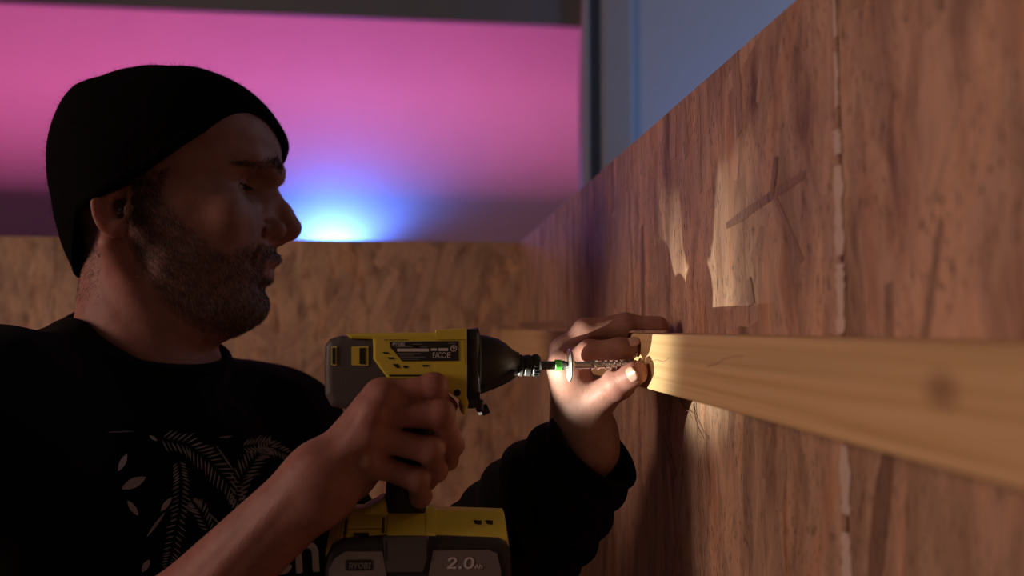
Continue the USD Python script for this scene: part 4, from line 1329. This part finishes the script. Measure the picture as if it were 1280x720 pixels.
M_HAIR, M_GREY = hair_mat('dark_hair', (0.018, 0.012, 0.010)), hair_mat('grey_hair', (0.34, 0.30, 0.28))
near_side = lambda qq: np.where(qq[:, 1] < 12, 1.0, 0.3)
chin = lambda qq: np.exp(-((qq[:, 0] - 66) / 22) ** 2 - ((qq[:, 2] + 84) / 13) ** 2) * 1.4 + np.exp(-((qq[:, 0] - 2) / 16) ** 2 - ((qq[:, 2] + 30) / 30) ** 2) * 0.2 + 0.12
curves('beard', grow(lambda k: beard_amount(k) * near_side(k), 9000, 0.0050, (0.35, 0, -1), 1), 0.00020, M_HAIR, man, label='short dark stubble beard flecked with grey')
mous = lambda k: ((k[:, 0] > 62) & (k[:, 2] > -47) & (k[:, 2] < -31) & (np.abs(k[:, 1]) < 30)).astype(float)
curves('moustache', grow(mous, 420, 0.0040, (0.25, 0, -1), 8), 0.00022, M_HAIR, man, label='dark stubble moustache')
curves('beard_grey', grow(lambda k: beard_amount(k) * near_side(k) * chin(k), 2600, 0.0050, (0.35, 0, -1), 2), 0.00018, M_GREY, man, label='grey hairs of the short beard')
brow = lambda k: ((np.abs(np.abs(k[:, 1]) - 37) < 22) & (k[:, 0] > 40) & (np.abs(k[:, 2] - np.interp(np.abs(k[:, 1]), [8, 25, 57], [34, 39.5, 33])) < np.interp(np.abs(k[:, 1]), [14, 24, 59], [3.4, 4.4, 1.6]))).astype(float)
curves('eyebrow', grow(brow, 1100, 0.0075, (-0.8, 0, 0.25), 3, spread=0.25), 0.00022, M_HAIR, man, label='dark eyebrows')
temple = lambda k: (np.abs(k[:, 1]) < 71.5) * ((k[:, 0] > -34) & (k[:, 0] < 12) & (k[:, 2] > -20) & (k[:, 2] < 60) & (np.abs(k[:, 1]) > 40) & (k[:, 0] < 0.35 * (k[:, 2] - 20) + 10)).astype(float) * near_side(k)
curves('temple_hair', grow(temple, 2600, 0.0065, (0.25, 0, -1), 4), 0.00020, M_HAIR, man, label='short dark hair in front of the ear')
nape = lambda k: ((k[:, 0] < -48) & (k[:, 2] > -86) & (k[:, 2] < -20)).astype(float) * np.clip((k[:, 2] + 90) / 45, 0, 1)
curves('nape_hair', grow(nape, 1500, 0.0050, (-0.3, 0, -1), 5), 0.00018, M_HAIR, man, label='close-cropped hair on the nape')
# eyes under lowered lids, lashes
for s in (-1, 1):
    c = from_head(EYE * (1, s, 1))
    e = trimesh.creation.icosphere(subdivisions=3, radius=0.0123)
    e.apply_translation(c)
    ey = obj('eye', e, M_SCLERA, man, True)
    g = np.array([0.93, -s * 0.0, -0.36]) @ HAX
    g /= np.linalg.norm(g)
    ir = trimesh.creation.icosphere(subdivisions=3, radius=0.0123)
    v = np.array(ir.vertices)
    k = v @ g > 0.0123 * 0.87
    fm = k[np.array(ir.faces)].all(1)
    iris = trimesh.Trimesh(v * 1.012 + c, np.array(ir.faces)[fm], process=True)
    obj('iris', iris, M_IRIS, ey, True)
    lash = []
    rng = np.random.default_rng(11)
    for t in np.linspace(-0.95, 0.95, 70):
        dirn = np.array([math.cos(t), s * math.sin(t) * 1.0, 0.0])
        b = EYE * (1, s, 1) + dirn * 13.3 + np.array([0, 0, -13.4 * 0.07 * math.cos(t)])
        L = 7.5 * (0.7 + 0.5 * rng.random())
        tip = b + dirn * L * 0.85 + np.array([0, rng.normal(0, 0.6), -L * 0.45])
        lash.append(from_head(np.stack([b - dirn * 0.8, (b + tip) / 2 + (0, 0, -0.5), tip])))
    curves('eyelash', lash, 0.00030, M_HAIR, man)

# --- the beanie
BO = [(105, 348), (92, 325), (80, 290), (72, 255), (67, 220), (66.5, 190), (73, 158), (84, 133), (98, 117), (130, 103), (170, 90.5), (215, 84.5), (270, 90), (310, 106), (340, 131), (356, 153), (362, 172), (363.5, 190), (362, 197)]
bo = np.array([((px - 215) * .715, (262 - py) * .715) for px, py in BO])
BC = np.array([0, 38.0])
ba = np.unwrap(np.arctan2(bo[:, 1] - BC[1], bo[:, 0] - BC[0])[::-1])[::-1]
brr = np.hypot(bo[:, 0] - BC[0], bo[:, 1] - BC[1])
o = np.argsort(ba)
BA, BR = ba[o], brr[o]


def f_beanie(p):
    q = to_head(p)
    x, y, z = q[:, 0], q[:, 1], q[:, 2]
    yo = y + 2
    al = np.arctan2(z - BC[1], x)
    al = np.where(al < BA[0] - 0.25, al + 2 * np.pi, al)
    R = np.interp(al, BA, BR)
    rr = np.hypot(x, z - BC[1])
    W = np.where(z > 38, 83.0, 83 - 0.06 * (38 - z)) + 9 * np.exp(-((x + 46) / 30) ** 2 - ((z - 6) / 30) ** 2) * (y < 200)
    k = np.sqrt((rr / R) ** 2.0 + np.abs(yo / W) ** 2.0 + 1e-9)
    ln = np.sqrt(rr ** 2 + yo ** 2)
    wob = 1.6 * (meshkit.noise(q * 0.035, 4) - 0.5) * 2
    d = (k - 1) * ln / np.maximum(k, 0.3) * 0.9 - wob * 0.5
    shell = np.maximum(d, -(d + 7.5))
    zb = np.interp(x, BRIM_X, BRIM_Z) - np.interp(x, [40, 95], [0, 0.52]) * (y + 34) * (x > 40)
    lift = np.interp(y, [-30, 60], [0, -10]) * (x < 40)
    cutd = (zb + lift - z) * 0.72
    roll = np.hypot(np.maximum(-(cutd + 3.2), 0) * 0 + cutd + 2.6, d + 2.4) - 3.6
    return smin(smax(shell, cutd, 3.0), roll, 2.5) * 0.001


hb = from_head(np.array([(x, y, z) for x in (-125, 128) for y in (-105, 105) for z in (-90, 145)]))
bn = nets(f_beanie, hb.min(0), hb.max(0), 0.0021)
bnm = trimesh.Trimesh(*bn, process=False)
bn_path = obj('beanie', bn, M_KNIT, man, True, label='black knitted beanie pulled down to the ear')
rng = np.random.default_rng(21)
pick = rng.choice(len(bnm.faces), 9000, p=bnm.area_faces / bnm.area_faces.sum())
root, nn = bnm.triangles_center[pick], bnm.face_normals[pick]
L = (0.0012 + 0.0022 * rng.random(len(pick)))[:, None]
bend = rng.normal(0, 0.8, root.shape)
curves('wool_fuzz', np.stack([root, root + nn * L * 0.6 + bend * L * 0.25, root + nn * L * 0.8 + bend * L * 0.7], 1), 0.00011, M_KNIT, bn_path, label='fine fuzz of the knitted wool')


# --- the sweatshirt
from scipy.interpolate import splprep, splev


def march(f, px, py, t0=0.42, n=60):
    """where the camera rays through the pixels meet a field"""
    r = np.array([ray(a, b) for a, b in zip(px, py)])
    t = np.full(len(r), t0)
    for _ in range(n):
        t = t + np.clip(f((CAM + r * t[:, None]).astype(np.float32)), -0.03, 0.03) * 0.7
    return CAM + r * t[:, None]


# the neckline, traced on the near side of the neck and carried round the far side
cn = np.array([(99, 411), (113, 428), (138, 445), (172, 457), (205, 463), (236, 464), (258, 461)])
cq = to_head(march(f_neckhead, cn[:, 0], cn[:, 1]))
cq = np.vstack([[(-92, 4, -106)], cq, [(48, 6, -137)], (cq * (1, -1, 1) + (0, 2, 16))[::-1]])
cen = np.array([-22, 0, 0])
cq = cq + (cq - cen) * (1, 1, 0) / np.linalg.norm((cq - cen) * (1, 1, 0), axis=1, keepdims=True) * 4.0
cpts = from_head(cq)
tck, _ = splprep(np.vstack([cpts, cpts[:1]]).T, s=1e-5, per=True)
cc = np.array(splev(np.linspace(0, 1, 90, endpoint=False), tck)).T

CC0 = cc.mean(0).astype(np.float32)
CN = np.linalg.svd(cc - cc.mean(0))[2][2].astype(np.float32)
CN = CN if CN[2] > 0 else -CN


def f_collar(p):
    d = np.full(len(p), 9.0, np.float32)
    k = np.nonzero((np.abs(p - cc.mean(0).astype(np.float32)) < 0.17).all(1))[0]
    if len(k):
        q_ = p[k]
        e = np.full(len(k), 9.0, np.float32)
        for i in range(0, 90, 2):
            e = np.minimum(e, cone(q_, cc[i], cc[(i + 2) % 90], 0.0, 0.0))
        d[k] = e
    return d


CUFF_R = WRR + (ELR - WRR) * 0.98
CUFF_L = WRL + (ELL - WRL) * -0.012
dl = (ELL - WRL) / np.linalg.norm(ELL - WRL)


def f_shirt(p):
    n = meshkit.noise(p * (16, 16, 10), 5) - 0.5
    n2 = meshkit.noise(p * (38, 38, 24), 6) - 0.5
    tr = ell(p, MID + front * 0.004 + (0, 0, -0.20), (0.190, 0.130, 0.25), TAX)
    tr = smin(tr, cone(p, SR + (0, 0, -0.02), SL + (0, 0, -0.02), 0.045, 0.045), 0.04)
    tr = smin(tr, np.minimum(ball(p, SR, 0.059), ball(p, SL, 0.064)), 0.05)
    tr = smin(tr, ell(p, PEL + (0, 0, 0.12), (0.185, 0.135, 0.19), TAX), 0.07)
    for s in (SR, SL):
        n0 = NK_R if s is SR else NK_L
        tr = smin(tr, cone(p, n0 + (0, 0, -0.004), s + (n0 - s) * 0.25 + (0, 0, 0.004), 0.052, 0.052), 0.03)
    tr = np.maximum(tr, (PEL[2] - 0.06) - p[:, 2])
    aR = cone(p, SR, ELR, 0.060, 0.052)
    tr = smin(tr, aR, 0.05)
    sl, along = sleeve(p)
    sl = np.maximum(sl, 0.030 - along)
    sl = smin(sl, cone(p, ELL, SL, 0.064, 0.066), 0.03)
    d = smin(tr, sl, 0.04)
    d = smin(d, f_collar(p) - 0.004, 0.030)
    d = np.minimum(d, np.maximum(f_neckhead(p) - 0.007, ((p - CC0) @ CN) + 0.001))
    return d - 0.010 * n - 0.004 * n2


def sleeve(p):
    """the left sleeve, bunched and wide open at the wrist; also the distance along it from the opening"""
    t = np.clip(((p - CUFF_L) @ dl) / np.linalg.norm(ELL - CUFF_L), 0, 1)
    rad = np.interp(t, [0, 0.05, 0.12, 0.20, 0.4, 0.7, 1.0], [0.0405, 0.0400, 0.0445, 0.049, 0.055, 0.060, 0.064])
    along = (p - CUFF_L) @ dl
    w = p - (CUFF_L + (0.004, 0.002, -0.004)) - along[:, None] * dl
    fold = 0.0038 * np.sin(along * 230 + 26 * w[:, 0] + 14 * w[:, 1] + 3 * np.sin(w[:, 2] * 60)) * np.clip(1 - t * 1.6, 0, 1) * np.clip(along * 60, 0, 1)
    return np.maximum(np.linalg.norm(w, axis=1) - rad - fold, along - np.linalg.norm(ELL - CUFF_L)), along


def f_cuff(p):
    """the open end of that sleeve, a thin wall of cloth"""
    d, along = sleeve(p)
    d = d - 0.010 * (meshkit.noise(p * (16, 16, 10), 5) - 0.5)
    edge = np.hypot(d + 0.0028, along) - 0.0030
    wall = np.abs(d + 0.0026) - 0.0026
    return smin(np.maximum(np.maximum(wall, -along), along - 0.075), edge, 0.0015)


lo, hi = bounds([SR, SL, ELR, ELL, PEL, WRL, PEL + side * 0.2, PEL - side * 0.2, MID + front * 0.18, MID - front * 0.18], 0.11)
lo[2] = PEL[2] - 0.08
obj_collar = tube(cc, 0.0062, 12, True)
shirt = obj('sweatshirt', nets(f_shirt, lo, hi, 0.0042), M_SHIRT, man, True, label='black crew-neck sweatshirt with a faded leaf print')
obj('collar', obj_collar, M_SHIRT, shirt, True)
obj('cuff', nets(f_cuff, CUFF_L + dl * 0.03 - 0.085, CUFF_L + dl * 0.03 + 0.085, 0.0016), M_SHIRT, shirt, True)


def on_shirt(px, py, off):
    """points of the camera rays through the pixels where they meet the sweatshirt, lifted by off"""
    r = np.array([ray(a, b) for a, b in zip(px, py)])
    t = np.full(len(r), 0.42)
    for _ in range(70):
        pts = (CAM + r * t[:, None]).astype(np.float32)
        t = t + np.clip(f_shirt(pts), -0.03, 0.03) * 0.6
    pts = CAM + r * t[:, None]
    e = 0.003
    base = f_shirt(pts.astype(np.float32))
    g = np.stack([f_shirt((pts + np.eye(3)[k] * e).astype(np.float32)) - base for k in range(3)], 1)
    g /= np.linalg.norm(g, axis=1, keepdims=True)
    return pts + g * off


def print_mesh(polys, off=0.0012, seg=7.0):
    ms = []
    allv, allf, n = [], [], 0
    for pl in polys:
        for g in getattr(pl, 'geoms', [pl]):
            if g.is_empty or g.area < 0.4:
                continue
            g = g.segmentize(seg)
            v, f = trimesh.creation.triangulate_polygon(g, engine='earcut')
            allv.append(np.asarray(v))
            allf.append(np.asarray(f) + n)
            n += len(v)
    v, f = np.vstack(allv), np.vstack(allf)
    w = on_shirt(v[:, 0], v[:, 1], off)
    nrm = np.cross(w[f[:, 1]] - w[f[:, 0]], w[f[:, 2]] - w[f[:, 0]])
    flip = (nrm * (CAM - w[f[:, 0]])).sum(1) < 0
    f[flip] = f[flip][:, ::-1]
    return w, f


def leaf(x0, y0, x1, y1, w):
    t = np.linspace(0, 1, 9)
    d = np.array([x1 - x0, y1 - y0])
    nrm = np.array([-d[1], d[0]]) / np.linalg.norm(d)
    h = np.sin(np.pi * t) ** 0.8 * w
    c = np.array([x0, y0]) + t[:, None] * d
    return sg.Polygon(np.vstack([c + nrm * h[:, None], (c - nrm * h[:, None])[::-1]])).buffer(0)


def frond(pts, length, lean, w, n, rng, grow_=1.0):
    """a palm frond: leaflets both sides of a curved rib"""
    pts = np.array(pts, float)
    tt = np.linspace(0, 1, len(pts))
    out = []
    for t in np.linspace(0.05, 0.97, n):
        c = np.array([np.interp(t, tt, pts[:, k]) for k in (0, 1)])
        e = np.array([np.interp(min(1, t + .05), tt, pts[:, k]) - np.interp(max(0, t - .05), tt, pts[:, k]) for k in (0, 1)])
        e /= np.linalg.norm(e)
        nn_ = np.array([-e[1], e[0]])
        L = length * (0.45 + 0.55 * math.sin(np.pi * min(1, t * 0.9 + 0.12))) * (0.8 + 0.35 * rng.random())
        for s in (-1, 1):
            tip = c + (nn_ * s + e * lean) / math.hypot(1, lean) * L
            out.append(leaf(*(c + nn_ * s * 1.2), *tip, w * (0.7 + 0.6 * rng.random())))
    return out


rng = np.random.default_rng(31)
big = [leaf(146, 590, 158, 568, 4.0), leaf(150, 612, 182, 597, 6.2), leaf(158, 626, 172, 645, 4.0), leaf(186, 545, 196, 552, 2.2), leaf(200, 640, 214, 622, 3.4), leaf(182, 672, 206, 640, 2.0), leaf(176, 716, 186, 700, 4.0)]
for lf in big:
    obj('leaf_print', print_mesh([lf]), M_PRINT_B, shirt)
fr = [leaf(258, 640, 276, 658, 1.3), leaf(268, 556, 292, 590, 1.1), leaf(132, 541, 168, 540, 0.9), leaf(272, 548, 290, 546, 1.4)]
fr += frond([(195, 548), (232, 556), (262, 578), (290, 612), (304, 640)], 22, 0.75, 1.0, 24, rng)
fr += frond([(222, 574), (226, 600), (224, 640), (214, 690), (206, 716)], 14, 0.5, 1.0, 27, rng)
fr += frond([(292, 640), (300, 600), (318, 572), (338, 556)], 19, 0.8, 1.0, 17, rng)
fr += frond([(300, 560), (330, 556), (362, 570)], 15, 0.9, 1.0, 14, rng)
fr += frond([(262, 665), (250, 640), (240, 628)], 15, 0.8, 1.0, 10, rng)
obj('palm_print', print_mesh(fr), M_PRINT_W, shirt, label='faded white palm leaf print across the chest', kind='stuff')


def letter_polys(txt, px, py, h, slant=0.0, rot=0.0, bold=True):
    """outlines of lettering in the picture's pixels"""
    m = meshkit.text_mesh(txt, h, 1.0, bold)
    v, f = np.array(m.vertices), np.array(m.faces)
    top = v[:, 2] > 0.5
    tri = [sg.Polygon(v[k, :2]) for k in f if top[k].all()]
    u = shapely.union_all([t.buffer(0.05) for t in tri])
    u = affinity.rotate(u, rot, origin=(0, 0))
    return affinity.translate(affinity.scale(u, 1, -1, origin=(0, 0)), px, py)


obj('letter_print', print_mesh([letter_polys('en', 328, 718, 46, rot=4)], 0.0014, 6.0), M_PRINT_L, shirt, label='large white letters en printed on the chest')

# --- trousers and shoes (below the picture)
def f_trousers(p):
    d = smin(f_legs(p) - 0.016, ell(p, PEL + (0, 0, 0.02), (0.178, 0.128, 0.13), TAX), 0.03)
    return np.maximum(np.maximum(d, p[:, 2] - (PEL[2] + 0.06)), 0.085 - p[:, 2])


lo, hi = bounds([AN_R, AN_L, PEL, PEL + side * 0.2, PEL - side * 0.2, PEL + front * 0.2, AN_L + front * 0.1], 0.09)
obj('trousers', nets(f_trousers, lo, hi, 0.009), M_TROUSER, man, True)
for an in (AN_R, AN_L):
    ff = lambda p: np.maximum(smin(cone(p, an + front * -0.02 + (0, 0, -0.02), an + front * 0.16 + (0, 0, -0.045), 0.050, 0.042), cone(p, an + (0, 0, 0.03), an, 0.046, 0.048), 0.03), 0.001 - p[:, 2])
    lo, hi = bounds([an, an + front * 0.22, an - front * 0.07], 0.08)
    obj('shoe', nets(ff, lo, hi, 0.006), M_SHOE, man, True)


# --- finger nails of the lit left hand
def nail(c, along, out, L, W, r, parent):
    """a curved nail plate on a finger tip: c on the finger's axis"""
    along, out = np.array(along, float), np.array(out, float)
    along /= np.linalg.norm(along)
    out -= along * (out @ along)
    out /= np.linalg.norm(out)
    sd = np.cross(along, out)
    v, f = [], []
    nu, nv = 9, 7
    for lift in (0.0, -0.0010):
        for i in range(nu):
            u = -1 + 2 * i / (nu - 1)
            for j in range(nv):
                w_ = -1 + 2 * j / (nv - 1)
                lim = math.sqrt(max(0, 1 - abs(u) ** 4))
                a = w_ * lim * W / r / 2
                v.append(c + along * u * L / 2 + (r + lift - 0.0006 * u * u) * (out * math.cos(a) + sd * math.sin(a)))
    K = nu * nv
    for i in range(nu - 1):
        for j in range(nv - 1):
            a = i * nv + j
            f += [[a, a + nv, a + nv + 1], [a, a + nv + 1, a + 1], [K + a, K + a + nv + 1, K + a + nv], [K + a, K + a + 1, K + a + nv + 1]]
    rim = [i for i in range(nv)] + [i * nv + nv - 1 for i in range(1, nu)] + [(nu - 1) * nv + j for j in range(nv - 2, -1, -1)] + [i * nv for i in range(nu - 2, 0, -1)]
    for a, b in zip(rim, rim[1:] + rim[:1]):
        f += [[a, b, K + b], [a, K + b, K + a]]
    obj('fingernail', (np.array(v), np.array(f)), M_NAIL, parent, 60)


al = L_TH[3][0] - L_TH[2][0]
nail(L_TH[3][0] + al / np.linalg.norm(al) * 0.0012, al, (0.0, -1, 0.25), .0130, .0115, .0087, man)
al = L_F[0][3][0] - L_F[0][2][0]
nail(L_F[0][3][0] - al / np.linalg.norm(al) * 0.0052, al, (-0.1, -0.75, 0.8), .0105, .0095, .0083, man)
al = R_F[1][3][0] - R_F[1][2][0]
